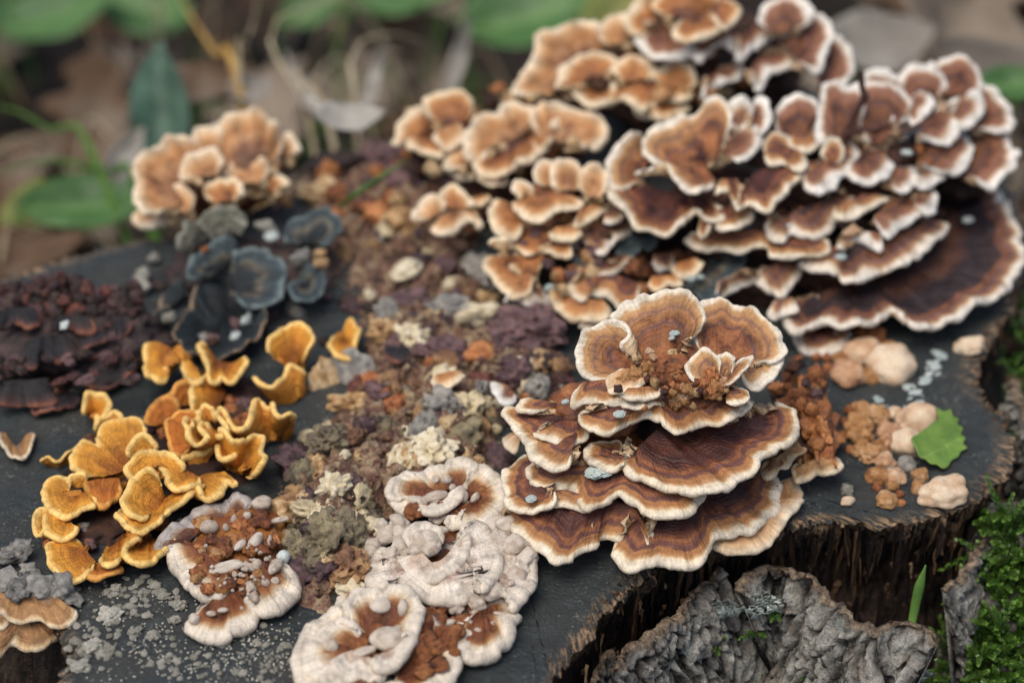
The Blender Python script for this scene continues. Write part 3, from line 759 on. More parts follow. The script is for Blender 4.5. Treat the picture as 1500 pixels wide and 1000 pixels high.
C('bigpale', 5.4, "1318,125 1321,108 1331,96 1346,91 1362,95 1378,107 1383,119", "1330,150 1350,150 1370,145", 5.3, up=.8, th=.28)
C('bigpale', 5.6, "1262,118 1268,107 1286,99 1306,105 1322,117", "1275,138 1300,138", 5.5, up=.5, th=.24)
C('bigpale', 5.3, "1246,160 1251,144 1260,128 1280,119 1306,121 1324,137 1333,149", "1265,190 1285,192 1305,188", 5.2, up=.8, th=.28)
C('bigpale', 5.2, "1341,136 1352,128 1363,140 1366,155 1357,169 1342,179", "1318,172 1322,160 1328,150", 5.3, up=.4, th=.22)
C('bigpale', 4.9, "1262,190 1266,175 1280,165 1298,165 1311,176 1313,190 1303,201", "1276,210 1288,210 1298,207", 4.9, up=.5, th=.24)
C('bigpale', 5.2, "1197,200 1197,176 1203,150 1208,128 1224,121 1240,129 1258,130", "1220,212 1235,208 1250,200", 5.0, up=1.0, th=.28)
C('bigpale', 5.2, "1137,175 1140,156 1156,143 1174,137 1190,142 1199,156 1197,174", "1150,212 1165,214 1182,208", 5.0, up=.8, th=.28)
C('front', 5.0, "1160,217 1176,223 1190,220 1201,211", "1160,198 1190,192", 5.2, th=.2)
C('front', 4.9, "1128,238 1142,238 1153,238 1160,247 1172,249 1183,240 1180,232", "1120,222 1140,212 1172,222", 5.1, th=.2)
C('front', 4.6, "1082,300 1096,292 1120,301 1131,296 1148,284 1163,264 1184,252 1208,244 1216,246", "1090,272 1112,250 1150,246 1190,236", 4.7, th=.26)
C('front', 4.6, "1048,279 1060,276 1071,280 1075,293 1081,297 1084,285", "1058,262 1080,262", 4.8, th=.22)
C('front', 4.0, "893,262 893,275 903,292 916,303 925,318 937,331 955,333 978,337 995,325 1010,314 1018,304 1028,309 1041,319 1055,319", "935,262 965,276 1000,284 1035,288", 3.9, th=.28, bow=-.06)
C('front', 3.7, "1047,326 1054,335 1078,336 1092,325 1105,312 1102,303", "1052,306 1080,300", 4.0, th=.22)
C('front', 3.6, "1022,330 1026,345 1034,340", "1030,318 1040,318", 3.8, th=.16)
C('petal', 4.2, "925,193 910,206 898,228 891,248 894,268", "950,218 948,240 940,262", 4.1, up=.9, th=.24)
C('petal', 5.0, "964,242 948,229 944,213 952,194 968,182 988,172 1008,167 1028,154 1048,145 1063,154", "1000,250 1025,248 1050,235", 4.7, up=1.2, th=.28)
C('petal', 4.9, "928,248 950,244 976,237 984,252 1000,274 1011,281 1025,280", "1005,244 1030,246 1048,262", 4.7, up=.3, th=.22)
C('bigpale', 5.5, "1064,168 1067,148 1082,142 1097,150 1101,164", "1072,192 1090,192", 5.1, up=.6, th=.24)
C('bigpale', 5.5, "1103,162 1107,143 1120,141 1127,158 1126,175 1117,192", "1090,198 1100,202", 5.1, up=.6, th=.22)
C('bigpale', 5.0, "1090,188 1098,183 1113,192 1109,211 1097,227 1080,235", "1062,212 1060,222 1066,230", 5.0, up=.4, th=.22)
C('front', 4.9, "1120,205 1135,195 1152,200 1160,215 1155,228", "1130,228 1140,230", 4.9, up=.3, th=.2)
C('front', 5.0, "1040,190 1060,180 1078,190 1085,205", "1050,220 1065,222", 4.9, up=.4, th=.2)
C('front', 5.1, "1000,205 1020,192 1040,195 1048,210", "1015,235 1035,235", 4.9, up=.3, th=.2)
C('front', 5.0, "1205,215 1218,203 1232,210 1235,225", "1212,238 1222,240", 4.8, up=.3, th=.2)
for k in range(46):
    x, y = rnd.choice([(1050, 235), (1100, 240), (1150, 210), (1190, 235), (1230, 225), (1300, 215), (1340, 225), (1270, 290), (1170, 330), (1370, 225), (1240, 330)])
    lump(r, 'knob', 'crumb', rnd.choice(['core', 'rust', 'n_orange', 'n_purple', 'core']), pix(x + rnd.gauss(0, 14), y + rnd.gauss(0, 9), 4.2 if y < 260 else 3.0), rnd.uniform(.2, .45))
for k in range(60):
    lump(r, 'knob', rnd.choice(['crumb', 'pored']), rnd.choice(['rust', 'n_orange', 'n_purple', 'core', 'n_red', 'core']), pix(rnd.uniform(930, 1060), rnd.uniform(370, 430), rnd.uniform(1.0, 1.5)), rnd.uniform(.16, .38))
C('back', 2.0, "948,418 962,424 980,416 996,420", "955,404 990,402", 2.2, th=.18)
C('back', 2.1, "985,398 1000,406 1018,400 1030,388", "992,384 1018,378", 2.3, th=.18)
C('big', 1.9, "955,385 968,394 986,388", "958,372 984,370", 2.1, th=.18)
C('slate', 1.7, "1000,432 1015,428 1030,416", "1002,416 1022,406", 1.9, th=.18)
for x, y, z, q in [(1157, 330, 3.9, .12), (1232, 376, 3.0, .18), (1418, 322, 1.5, .2), (1328, 223, 4.8, .2), (1012, 408, 2.4, .16), (1026, 405, 2.4, .14)]:
    lump(r, 'mould_speck', 'pored', 'n_mold', pix(x, y, z - .04), q, (1.1, 1, .35), (0, 0, 1), sub=4)

# ---- cluster at the back of the stump
r = cluster('bracket_fungus', 1010, 150, 'orange brown bracket cluster standing behind the huge many-tiered one, on the far rim', 'bracket fungus')
core(r, 1020, 140, 1.6, 4.6, 2.6, 2.0, seed=12); core(r, 1070, 75, 4.0, 3.4, 2.2, 1.5, seed=13); core(r, 850, 112, 2.0, 2.0, 1.4, 1.6, 'rust', seed=14); core(r, 960, 90, 3.0, 3, 2, 1.5, seed=15)
C = lambda *a, **k: cap(r, *a, **k)
K = dict(th=.3)
C('bigpale', 6.0, "928,40 933,58 945,71 970,83 1000,78 1016,72", "955,45 975,38 1000,42", 6.3, **K)
C('back', 6.3, "950,-12 930,12 919,28 928,46", "965,15 972,30 970,42", 6.2, up=.8, **K)
C('bigpale', 6.0, "1012,78 1026,87 1044,71 1060,66 1089,73", "1030,52 1080,48", 6.4, **K)
C('bigpale', 6.0, "1086,84 1104,69 1128,51 1140,41 1160,43 1174,33", "1085,52 1110,32 1135,15", 6.4, **K)
C('back', 7.0, "990,49 1012,55 1048,48 1057,40 1052,30", "1005,28 1040,20", 7.2, **K)
C('back', 7.2, "1063,38 1080,19 1081,4 1066,-4", "1040,15 1050,2", 7.2, **K)
C('back', 7.0, "958,-5 980,-18 1010,-25 1040,-16 1058,-2", "985,25 1010,28 1030,20", 6.8, up=.8, **K)
C('bigpale', 6.8, "1112,24 1118,8 1136,-4 1160,-8 1180,5 1186,26", "1125,45 1145,48 1165,42", 6.4, up=.6, **K)
C('bigpale', 5.6, "1190,16 1208,27 1217,44 1217,66 1200,100", "1145,62 1158,75 1165,88", 5.8, up=1.0, **K)
C('bigpale', 4.8, "1218,58 1237,62 1250,80 1251,100 1238,122", "1195,98 1198,110 1200,124", 4.8, up=.8, **K)
C('bigpale', 5.2, "1114,126 1126,106 1150,100 1171,90 1165,74 1152,70", "1100,98 1112,85 1130,78", 5.5, **K)
C('bigpale', 4.9, "1032,142 1046,128 1066,118 1081,113 1088,98", "1040,112 1060,98", 5.2, **K)
C('back', 4.4, "893,152 910,144 925,150 940,159 955,150 970,145 990,147 1012,142", "905,128 960,118 1005,120", 4.7, **K)
C('back', 3.9, "928,160 950,170 970,174 990,168 1007,160", "945,150 990,148", 4.2, **K)
C('back', 4.6, "842,126 848,140 866,150 884,149 898,140 896,118 876,104 855,108", "868,132 876,134 878,128", 4.3, closed=True, **K)
C('tan', 4.6, "752,130 768,108 778,96 785,72 790,50 812,41 838,31 855,24 878,32 884,46", "808,135 830,118 865,100 890,80", 4.4, up=1.2, **K)
C('tan', 5.8, "878,42 889,25 911,17 926,24", "892,66 912,64", 5.4, up=.5, **K)
C('back', 4.9, "815,125 825,95 850,78 880,80 905,92", "850,120 880,112", 4.8, up=.4, **K)
C('back', 5.2, "900,95 920,80 948,85 960,100", "915,118 945,116", 4.9, up=.3, **K)
C('back', 5.0, "960,108 985,92 1010,98 1020,112", "975,128 1005,128", 4.7, up=.3, **K)
C('back', 3.8, "786,132 802,142 822,136 832,146 845,142", "795,118 835,120", 4.1, **K)
for k in range(40):
    lump(r, 'knob', 'crumb', rnd.choice(['rust', 'n_orange', 'n_tan', 'core', 'n_peachor']), pix(rnd.uniform(770, 1090), rnd.uniform(85, 150), rnd.uniform(3.4, 4.6)), rnd.uniform(.22, .45))

# ---- cluster between the crumbling crust and the back
r = cluster('bracket_fungus', 740, 260, 'tan and orange ring-shaped rosette group with wavy cream edges behind the crumbling crust', 'bracket fungus')
core(r, 770, 210, 1.3, 2.6, 1.6, 1.5, 'rust', seed=15); core(r, 640, 200, 1.3, 1.5, 1.3, 1.4, 'rust', seed=16); core(r, 690, 290, .9, 1.8, 1.4, .9, 'core', seed=17)
C = lambda *a, **k: cap(r, *a, **k)
C('back', 3.4, "696,234 705,246 722,249 742,251 757,238 780,231 801,217", "722,215 760,208 785,202", 3.3, **K)
C('tan', 3.5, "690,228 684,206 691,185 709,168 728,164 740,153 758,149 777,158", "728,214 748,206 768,196", 3.3, up=.8, **K)
C('tan', 3.6, "781,168 790,155 815,151 845,157 870,164 886,175 886,195 873,211", "798,206 820,208 840,208", 3.3, up=.7, **K)
C('tan', 3.7, "812,180 822,166 845,164 862,176 858,195", "830,200 842,202", 3.4, up=.4, th=.24)
C('back', 3.5, "790,218 803,207 812,196 808,190", "785,205 792,198", 3.4, th=.2)
C('tan', 3.0, "654,240 657,225 671,214 690,218", "682,244 695,238", 3.0, **K)
C('back', 3.5, "625,166 624,146 644,135 665,131 683,139 692,152", "645,180 665,182 685,176", 3.3, up=.8, **K)
C('back', 3.0, "577,210 582,190 587,175 604,160 619,154", "608,202 618,194 628,184", 3.0, up=.7, **K)
C('tan', 3.4, "640,208 656,213 671,206 686,196", "640,190 672,180", 3.6, **K)
C('back', 3.0, "598,213 612,219 626,224 645,231", "606,200 640,208", 3.2, **K)
C('back', 2.6, "655,250 676,257 695,257", "660,236 692,238", 2.8, **K)
C('tan', 2.2, "634,335 643,342 662,339 674,328 689,322 703,331", "644,318 672,308 696,312", 2.4, **K)
C('tan', 2.3, "607,314 613,296 630,286 650,291", "630,318 645,312", 2.2, up=.4, **K)
C('back', 2.6, "648,280 662,273 680,282 692,296", "655,304 678,306", 2.3, up=.3, **K)
C('back', 2.4, "690,300 705,297 719,292", "695,288 715,284", 2.6, **K)
C('back', 2.9, "700,262 720,268 742,266", "705,252 738,252", 3.1, th=.2)
for k in range(44):
    lump(r, 'knob', 'crumb', rnd.choice(['rust', 'n_orange', 'n_tan', 'core', 'n_purple']), pix(rnd.uniform(600, 800), rnd.uniform(180, 300), 0) + np.array([0, -1.2, rnd.uniform(1.2, 2.4)]), rnd.uniform(.2, .45))

# ---- mid cluster of thin shelves
r = cluster('bracket_fungus', 830, 400, 'stepped stack of small thin orange shelves with cream edges beside the dark crumbling crust', 'bracket fungus')
core(r, 835, 395, .5, 2.8, 2.0, .9, seed=18); core(r, 835, 330, 1.7, 2.3, 1.7, 1.2, 'rust', seed=19); core(r, 835, 280, 2.7, 1.6, 1.3, 1.0, 'rust', seed=20)
C = lambda *a, **k: cap(r, *a, **k)
K = dict(th=.22)
C('back', 3.8, "752,296 760,308 778,316 796,316 814,308 835,306 852,300", "768,290 800,282 835,286", 4.0, **K)
C('tan', 4.0, "756,288 751,276 760,264 775,266 782,276", "770,290 780,288", 3.9, up=.3, **K)
C('back', 3.6, "844,328 861,322 882,311 893,300", "850,306 876,298", 3.9, **K)
C('back', 3.1, "747,294 730,291 719,298 716,312 723,330 735,342 752,343", "760,318 764,310 764,302", 3.3, **K)
C('back', 2.6, "820,334 802,329 787,321 770,332 753,346 757,360 773,372 795,368 812,376 832,376", "835,348 818,346 810,350 815,356 835,356", 2.9, **K)
C('back', 3.2, "803,342 814,349 840,349 852,343", "815,332 848,330", 3.4, **K)
C('big', 2.6, "829,368 837,358 856,360 882,369 898,358 916,342 927,327 920,320", "848,342 870,330 892,322", 3.0, **K)
C('big', 3.3, "884,326 900,324 916,312 912,303", "886,312 898,303", 3.5, **K)
C('slate', 2.2, "906,369 926,364 944,355 947,346", "904,352 926,340", 2.4, **K)
C('slate', 2.3, "950,365 960,355 962,342", "940,355 948,343", 2.4, **K)
C('slate', 2.1, "838,390 855,393 872,381 874,368", "840,374 860,368", 2.4, **K)
C('big', 1.9, "886,407 905,394 926,379 927,371", "862,397 890,380", 2.2, **K)
C('back', 1.7, "717,370 709,383 712,396 722,410 733,425 750,432 772,428", "762,386 772,394 780,404", 2.2, **K)
C('back', 2.3, "748,385 752,372 770,366 790,372", "765,398 785,398", 2.2, th=.2)
C('big', 1.4, "741,442 752,436 775,441 788,435 801,442", "755,424 790,420", 1.8, **K)
C('back', 1.3, "806,418 803,433 810,449 825,459 840,464 872,468 893,462", "828,428 850,438 885,440", 1.7, **K)
C('front', 1.9, "833,417 846,433 856,436 869,428 892,431 908,445 925,448", "850,408 900,402 935,415", 2.3, **K)
C('big', 1.0, "848,476 862,480 878,474", "850,464 876,464", 1.3, th=.2)
C('tan', 4.3, "785,260 785,241 797,231 808,234", "800,272 812,268", 4.0, up=.5, **K)
C('tan', 4.3, "809,264 809,243 825,233 845,236 852,250", "820,280 842,278", 4.0, up=.5, **K)
C('tan', 4.2, "850,262 856,248 872,242 886,252 888,270", "862,288 876,288", 3.9, up=.4, **K)
C('back', 3.0, "718,352 727,347 742,348 753,356", "730,362 748,364", 2.7, up=.2, **K)
for k in range(60):
    a = rnd.random()
    lump(r, 'knob', 'crumb', rnd.choice(['n_peachor', 'n_orange', 'rust', 'core', 'n_tan', 'n_purple']), pix(835 + rnd.gauss(0, 42), 262 + 160 * a, 3.9 - 2.2 * a), rnd.uniform(.16, .36))
for x, y, z in [(804, 420, 2.1), (810, 423, 2.1)]: lump(r, 'mould_speck', 'chip', 'n_mold', pix(x, y, z), .15, (1.1, 1, .35))

# ---- soft tan cluster on the far left rim
r = cluster('bracket_fungus', 310, 320, 'soft tan rounded bracket cluster standing alone above the old grey brackets', 'bracket fungus')
core(r, 315, 268, .9, 2.7, 1.5, 1.6, 'rust', seed=22)
C = lambda *a, **k: cap(r, *a, **k)
K = dict(th=.34)
C('tan', 2.3, "205,300 196,270 199,246 213,229 237,214 260,203 282,206", "262,300 285,282 302,258", 2.0, up=1.2, **K)
C('tan', 3.4, "280,204 291,188 309,183 322,188", "300,222 318,222", 3.1, up=.5, **K)
C('tan', 3.4, "314,182 328,167 354,160 382,164 403,177 413,197", "335,245 365,250 395,242", 2.7, up=1.1, **K)
C('tan', 2.9, "266,254 274,233 292,222 313,220 322,232", "295,258 315,256", 2.8, up=.6, **K)
C('tan', 2.6, "330,250 345,232 372,228 392,240", "350,268 380,268", 2.4, up=.5, **K)
C('tan', 1.0, "197,308 197,320 206,329 224,330 244,326", "225,305 240,302", 1.3, **K)
C('tan', 1.9, "238,300 245,280 262,272 282,284", "255,315 275,312", 1.7, up=.4, **K)
C('tan', 2.6, "408,206 418,196 430,198 438,212 432,224", "405,232 418,232", 2.4, up=.4, **K)
C('back', 2.4, "300,272 320,258 345,262 352,280", "318,295 340,292", 2.2, up=.3, **K)
C('back', 2.2, "360,252 385,245 408,252 420,268", "370,275 400,278", 2.1, up=.3, **K)
for k in range(34):
    lump(r, 'knob', 'crumb', rnd.choice(['n_tan', 'n_peachor', 'rust', 'n_peach', 'n_purple']), pix(rnd.uniform(240, 420), rnd.uniform(265, 322), 0) + np.array([0, -.5, rnd.uniform(.5, 1.3)]), rnd.uniform(.14, .34))

# ---- old grey brackets
r = cluster('old_bracket', 350, 440, 'withered slate grey and black brackets around a dark bowl, behind the orange curls', 'bracket fungus')
core(r, 330, 390, .1, 2.6, 2.2, .8, 'n_dark', seed=23); core(r, 400, 400, -.1, 3.2, 2.4, .8, 'n_dark', seed=24)
C = lambda *a, **k: cap(r, *a, **k)
K = dict(th=.2, fold=.2, crink=.09)
C('olive', 1.5, "262,358 264,340 271,324 287,313 306,307", "290,358 305,350 315,340", 1.2, up=.5, **K)
C('olive', 1.6, "296,332 298,322 311,311 338,304 357,314", "315,345 335,342 350,336", 1.4, up=.4, **K)
C('olive', 1.7, "318,332 330,322 348,320 360,328", "328,345 350,342", 1.5, up=.2, **K)
C('slate', 1.3, "274,404 277,392 284,379 300,360 322,348 342,346", "318,400 330,390 345,376", 1.0, up=.5, **K)
C('bowl', .9, "258,478 271,456 285,429 301,406 324,391 342,386 360,400 380,440 386,474 370,493 343,514 312,521 280,510 262,494", "322,470 330,475 338,470 334,462", .15, closed=True, th=.16, fold=.2, dish=.12, crink=.08)
C('slate', 1.2, "362,446 388,441 405,433 412,410 415,388 398,375 370,363 346,370", "345,425 342,408 344,395", 1.2, up=.6, th=.24)
C('slate', 1.5, "417,350 415,332 420,320 453,309 483,304 500,318 498,339 478,354", "435,358 450,358 465,356", 1.3, up=.6, **K)
C('slate', 1.2, "424,424 427,410 437,398 450,386 471,400 472,416 463,430 440,439", "444,416 450,420 454,414", 1.0, closed=True, **K)
C('bowl', .6, "236,440 250,420 268,408", "262,440 272,430", .4, th=.2)
C('bowl', .5, "218,470 232,452 248,446", "244,470 254,460", .3, th=.2)
for x, y, z, q, mt in [(390, 332, 1.5, .38, 'n_lichen'), (398, 345, 1.3, .26, 'n_mold'), (210, 405, .3, .4, 'n_lichen'), (206, 420, .3, .4, 'n_lichen'), (248, 465, .6, .3, 'n_lichen'), (360, 470, .5, .22, 'n_mold'), (366, 462, .5, .2, 'n_mold'), (345, 492, .4, .2, 'n_mold'), (468, 372, 1.4, .3, 'n_tan'), (470, 385, 1.3, .25, 'n_tan'), (440, 378, 1.2, .4, 'n_grey'), (300, 365, 1.6, .18, 'n_orange'), (225, 378, .2, .3, 'n_grey')]:
    lump(r, 'knob', 'crumb', mt, pix(x, y, z), q, (1, 1, .8))
for k in range(40):
    lump(r, 'knob', 'crumb', rnd.choice(['n_dark', 'n_dark', 'n_grey', 'core', 'n_purple']), pix(rnd.uniform(215, 480), rnd.uniform(395, 520), .1), rnd.uniform(.15, .35), (1, 1, .6))

# ---- dark red old cluster at the left
r = cluster('old_bracket', 95, 520, 'shrivelled dark red and black bracket mass with knobbly crest on the left rim', 'bracket fungus')
r['label'] = 'shrivelled dark red and black bracket mass with a knobbly crest'
core(r, 95, 500, .4, 4.2, 2.6, 1.5, 'n_dark', seed=26)
C = lambda *a, **k: cap(r, *a, **{**k, 'fold': .22, 'crink': .09})
C('red', .6, "88,576 103,562 124,556 147,565 170,556 195,544 203,528", "110,536 150,528 185,510", 1.0, th=.2, fold=.15)
C('red', .7, "-12,582 0,585 28,581 46,588 78,583 82,570", "0,560 35,556 70,552", 1.1, th=.2, fold=.15)
C('red', 1.5, "18,528 32,533 51,535 60,521 71,530 92,521 109,513", "40,500 70,492 98,490", 1.8, th=.2, fold=.15)
C('red', 1.5, "112,512 138,505 160,497", "120,492 150,485", 1.7, th=.2)
C('red', 1.5, "157,490 175,487 195,472", "162,472 185,462", 1.7, th=.2)
C('red', 2.0, "76,486 97,475 115,481 136,480", "85,462 125,462", 2.2, th=.2)
C('red', 2.0, "-5,480 20,470 40,478 60,470", "5,452 50,450", 2.2, th=.2)
C('red', .3, "50,602 75,605 100,596 118,585", "65,585 105,572", .6, th=.18)
for k in range(215):
    a = rnd.random()
    x = rnd.uniform(-20, 205); y = 408 + 60 * a + abs(x - 100) * .12
    lump(r, 'knob', rnd.choice(['crumb', 'pored']), rnd.choice(['n_red', 'n_red', 'n_dark', 'n_dark', 'n_purple']), pix(x, y, 2.1 - .7 * a - abs(x - 95) * .004 + rnd.uniform(-.2, .3)), rnd.uniform(.12, .34))
for k in range(70):
    lump(r, 'knob', 'pored', rnd.choice(['n_red', 'n_dark', 'n_dark', 'n_purple']), pix(rnd.uniform(-10, 200), rnd.uniform(470, 560), rnd.uniform(1.0, 1.5)), rnd.uniform(.12, .3), (1.3, 1, .6))
lump(r, 'mould_speck', 'chip', 'n_mold', pix(94, 476, 2.3), .2)

# ---- orange curls
r = cluster('curly_fungus', 240, 720, 'bright orange curled and ruffled fungus frills on the dark wood', 'curly fungus')
core(r, 225, 700, -.1, 3.2, 2.6, .55, 'core', seed=28); core(r, 320, 600, -.2, 2.4, 2.2, .6, 'core', seed=29); core(r, 130, 770, -.2, 1.8, 1.6, .55, 'core', seed=30)
C = lambda *a, **k: cap(r, *a, **k)
K = dict(th=.27, fold=.09, crink=.045)
C('orange', 1.3, "215,506 212,526 218,548 232,558 245,553 243,535 248,520 260,521 270,538 278,554 290,559", "228,500 240,504 256,511 272,522 290,540", 1.2, **K)
C('orange', 1.4, "291,501 299,517 306,532 309,552 324,546 338,552 350,540 363,527", "312,520 322,528 335,532", .7, **K)
C('orange', 1.2, "302,550 292,562 278,570 283,584 279,602", "315,556 330,575 318,598", .6, **K)
C('orange', 1.3, "287,610 290,596 300,589 312,596 318,604", "295,618 312,616", .6, **K)
C('orange', 1.5, "272,625 267,617 274,609 283,614 277,632 286,645 300,641 289,627 290,617 301,613 312,628 324,633 329,624 316,608 322,597 333,602 341,619 351,625 363,614 369,592 379,584 392,591 402,587 404,600 412,611 424,606", "280,652 300,655 325,648 350,640 380,640 420,625", .3, **K)
C('orangered', .9, "256,660 243,637 247,618 259,604 279,598", "285,655 295,640 295,625", .8, up=.5, **K)
C('orangered', .7, "214,615 224,597 244,584 258,590", "235,622 255,618", .5, up=.4, **K)
C('orangered', .8, "248,586 262,566 281,560 290,566", "265,594 288,590", .5, up=.4, **K)
C('orange', 1.4, "322,634 333,643 352,650 371,641 384,641 381,658 386,672 376,687", "335,690 350,696 366,696", .1, **K)
C('orange', 1.1, "320,653 325,664 338,662 345,655", "338,675 350,672", .2, **K)
C('orange', .8, "268,664 278,660 294,659 312,652", "275,678 298,676", .2, **K)
C('orange', 1.3, "188,660 193,646 208,636 226,646", "205,668 222,666", 1.0, up=.4, **K)
C('orange', 1.2, "194,697 187,682 200,669 222,659 246,662 267,675", "220,702 240,700 258,698", .9, up=.4, **K)
C('orange', 1.3, "219,687 234,678 245,690 251,708 263,715 282,712", "248,680 272,686 292,698", 1.0, **K)
C('orange', 1.2, "204,758 190,748 181,734 184,717 195,701 208,688 222,692", "225,752 236,738 240,722", .9, up=.5, **K)
C('orange', 1.1, "172,752 180,762 188,771 202,777 232,763 242,749 266,734 290,715 304,731 323,722 333,701 345,706", "192,744 240,730 290,698 328,690", .8, **K)
C('orange', .9, "110,684 106,676 112,656 124,646 142,648 145,629 169,617 196,610 208,618", "150,700 180,690 205,665", .7, up=.5, **K)
C('orangered', .9, "125,705 132,725 148,738 164,730", "150,700 175,700", .8, **K)
C('orange', 1.0, "92,701 76,704 65,716 67,732 79,747 100,752 120,745 136,741", "100,728 115,722 125,718", .8, **K)
C('orange', 1.0, "98,704 108,692 122,694", "112,714 124,712", .7, up=.2, **K)
C('orange', .8, "52,776 51,758 64,746 86,747", "74,776 88,768", .5, up=.2, **K)
C('orange', .9, "65,752 69,776 85,786 106,782", "90,760 104,764", .7, **K)
C('orange', .7, "108,786 92,790 73,796 71,815 85,834 103,844 123,836", "122,800 132,812 140,822", .5, **K)
C('orange', .9, "153,824 162,826 173,817 181,797 196,785 203,794 186,806 193,821 208,826 226,813 249,793", "165,800 180,782 205,780 230,790 245,783", .3, **K)
C('orangered', .5, "125,838 140,846 160,842 175,835", "130,825 165,822", .3, **K)
C('orange', .8, "123,595 132,578 151,580 159,593 148,610", "136,606 146,606", .3, up=.2, **K)
C('orange', .7, "139,624 150,608 169,601 180,611", "152,624 168,622", .2, up=.2, **K)
C('orange', 1.4, "393,503 399,490 420,478 438,470 450,478 457,496 448,512", "412,532 428,536 442,532", .6, up=.5, th=.18, fold=.05, crink=.03)
C('orange', 1.0, "375,551 392,563 408,558 422,540 443,540", "405,580 422,582 436,572", .1, **K)
C('orange', 1.0, "512,464 523,476 519,498 511,517 491,516 484,502", "500,500 505,494 508,486", .6, **K)
C('orange', .4, "60,672 72,668 84,674 96,664 110,658", "68,680 104,672", .0, th=.14, fold=.05, crink=.03)
C('fur', .35, "-5,630 6,650 18,666 32,670 42,656 49,634", "8,634 24,652 40,634", .1, th=.14, fold=.04, crink=.03)
for k in range(60):
    x, y = rnd.choice([(300, 590), (330, 610), (230, 640), (160, 660), (110, 730), (110, 800), (230, 770), (200, 800), (350, 600)])
    lump(r, 'knob', 'crumb', rnd.choice(['n_orange', 'rust', 'n_orange', 'core', 'n_purple', 'n_grey']), pix(x + rnd.gauss(0, 16), y + rnd.gauss(0, 12), .2), rnd.uniform(.16, .36), (1, 1, .8))

# ---- whitish thick rosettes on the near side
FING = lambda root, L: [lump(root, 'finger', 'finger', mt, pix(x, y, z - .1), q * .8, sq, (rnd.uniform(-.3, .3), rnd.uniform(-.3, .3), a)) for x, y, z, q, sq, a, mt in L]
r = cluster('crust_fungus', 345, 820, 'rust brown knobbly crust fungus with thick whitish lobes, next to the orange frills', 'crust fungus')
core(r, 345, 795, .05, 1.8, 1.9, .8, 'amber', seed=32); core(r, 345, 860, .0, 1.2, 1.2, .55, 'amber', seed=33)
C = lambda *a, **k: cap(r, *a, **k)
K = dict(th=.42, fold=.08, crink=.03)
C('greyrim', .9, "230,797 247,777 268,767 283,746 302,736 326,733 345,719 359,724", "270,800 300,775 340,765 360,752", .65, **K)
C('white', .65, "247,789 254,820 266,835 283,854 302,866 319,870 330,862", "285,795 310,815 335,828", .8, **K)
C('white', .35, "281,905 279,920 302,931 326,932 337,923 350,918 369,906 375,888", "308,878 328,872 350,862", .55, **K)
C('white', .55, "382,890 403,888 423,875 437,855 430,838", "365,845 380,828 392,818", .8, **K)
C('white', .6, "360,872 372,880 384,876", "362,855 378,852", .7, th=.36)
FING(r, [(306, 771, 1.0, .40, (1.1, .8, .8), .3, 'n_white'), (331, 772, 1.0, .17, (1, 1, 1), 0, 'n_white'), (342, 760, 1.0, .15, (1, 1, 1.3), 0, 'n_white'), (362, 755, 1.0, .17, (1, 1, 1.2), 0, 'n_white'), (352, 798, .95, .24, (.8, 1.4, .8), -.5, 'n_white'), (374, 792, .95, .28, (.7, 1.5, .8), -.4, 'n_white'),
  (331, 830, .95, .30, (2.0, .8, .7), .15, 'n_white'), (364, 831, .9, .26, (1.5, .9, .8), 0, 'n_white'), (376, 826, .9, .2, (1, 1, 1), 0, 'n_white'), (404, 828, .95, .30, (.8, 2.0, .8), -.3, 'n_white'), (415, 815, .9, .22, (1, 1.2, 1), 0, 'n_mold'), (388, 853, .8, .2, (1.3, .8, .8), 0, 'n_white'), (403, 850, .8, .15, (1, 1, 1), 0, 'n_white'),
  (309, 898, .7, .16, (1.3, 1, .8), 0, 'n_white'), (326, 893, .7, .14, (1.3, .8, .8), 0, 'n_white'), (369, 866, .85, .34, (.9, 1.4, .8), .5, 'n_white'), (284, 907, .6, .3, (1, 1, 1), 0, 'n_white'), (395, 791, .95, .2, (.8, 1.3, 1), 0, 'n_white'), (410, 761, .95, .2, (2.2, .7, .7), 0, 'n_white'), (383, 736, .9, .34, (1.2, 1, .8), 0, 'n_white')])
for k in range(60):
    x = rnd.uniform(285, 405); y = rnd.uniform(750, 870)
    lump(r, 'knob', 'crumb', rnd.choice(['rust', 'amber', 'amber', 'n_orange', 'n_peachor']), pix(x, y, .75), rnd.uniform(.12, .34), (1, 1, .6))
for k in range(40):
    lump(r, 'granule', 'bud', 'n_white', pix(rnd.gauss(365, 22), rnd.gauss(838, 20), .95), rnd.uniform(.04, .085), sub=2)

r = cluster('crust_fungus', 655, 730, 'small white-lobed rosette with a purple brown heart, touching the tall layered rosette', 'crust fungus')
core(r, 658, 722, .0, 1.5, 1.2, .85, 'amber', seed=35)
C = lambda *a, **k: cap(r, *a, **k)
K = dict(th=.34, fold=.07, crink=.03)
C('white', 1.05, "572,722 573,712 580,698 600,693 616,695 630,680 650,676 662,668 680,669 697,681", "618,728 640,720 660,716 675,714", .85, up=.35, **K)
C('white', .95, "695,684 710,681 724,693 737,708 738,730 727,750 710,762 694,766 681,767", "684,716 690,724 688,734", .85, up=.35, **K)
C('white', .9, "571,722 580,736 594,743 608,747 622,742", "604,724 622,724", .85, **K)
C('white2', 1.15, "622,744 640,746 658,739 671,724 674,714", "640,732 655,724", .95, th=.3)
C('white2', .8, "628,753 640,758 653,755", "632,746 650,744", .85, th=.28)
C('white2', .75, "651,766 664,769 680,766", "655,754 678,754", .85, th=.3)
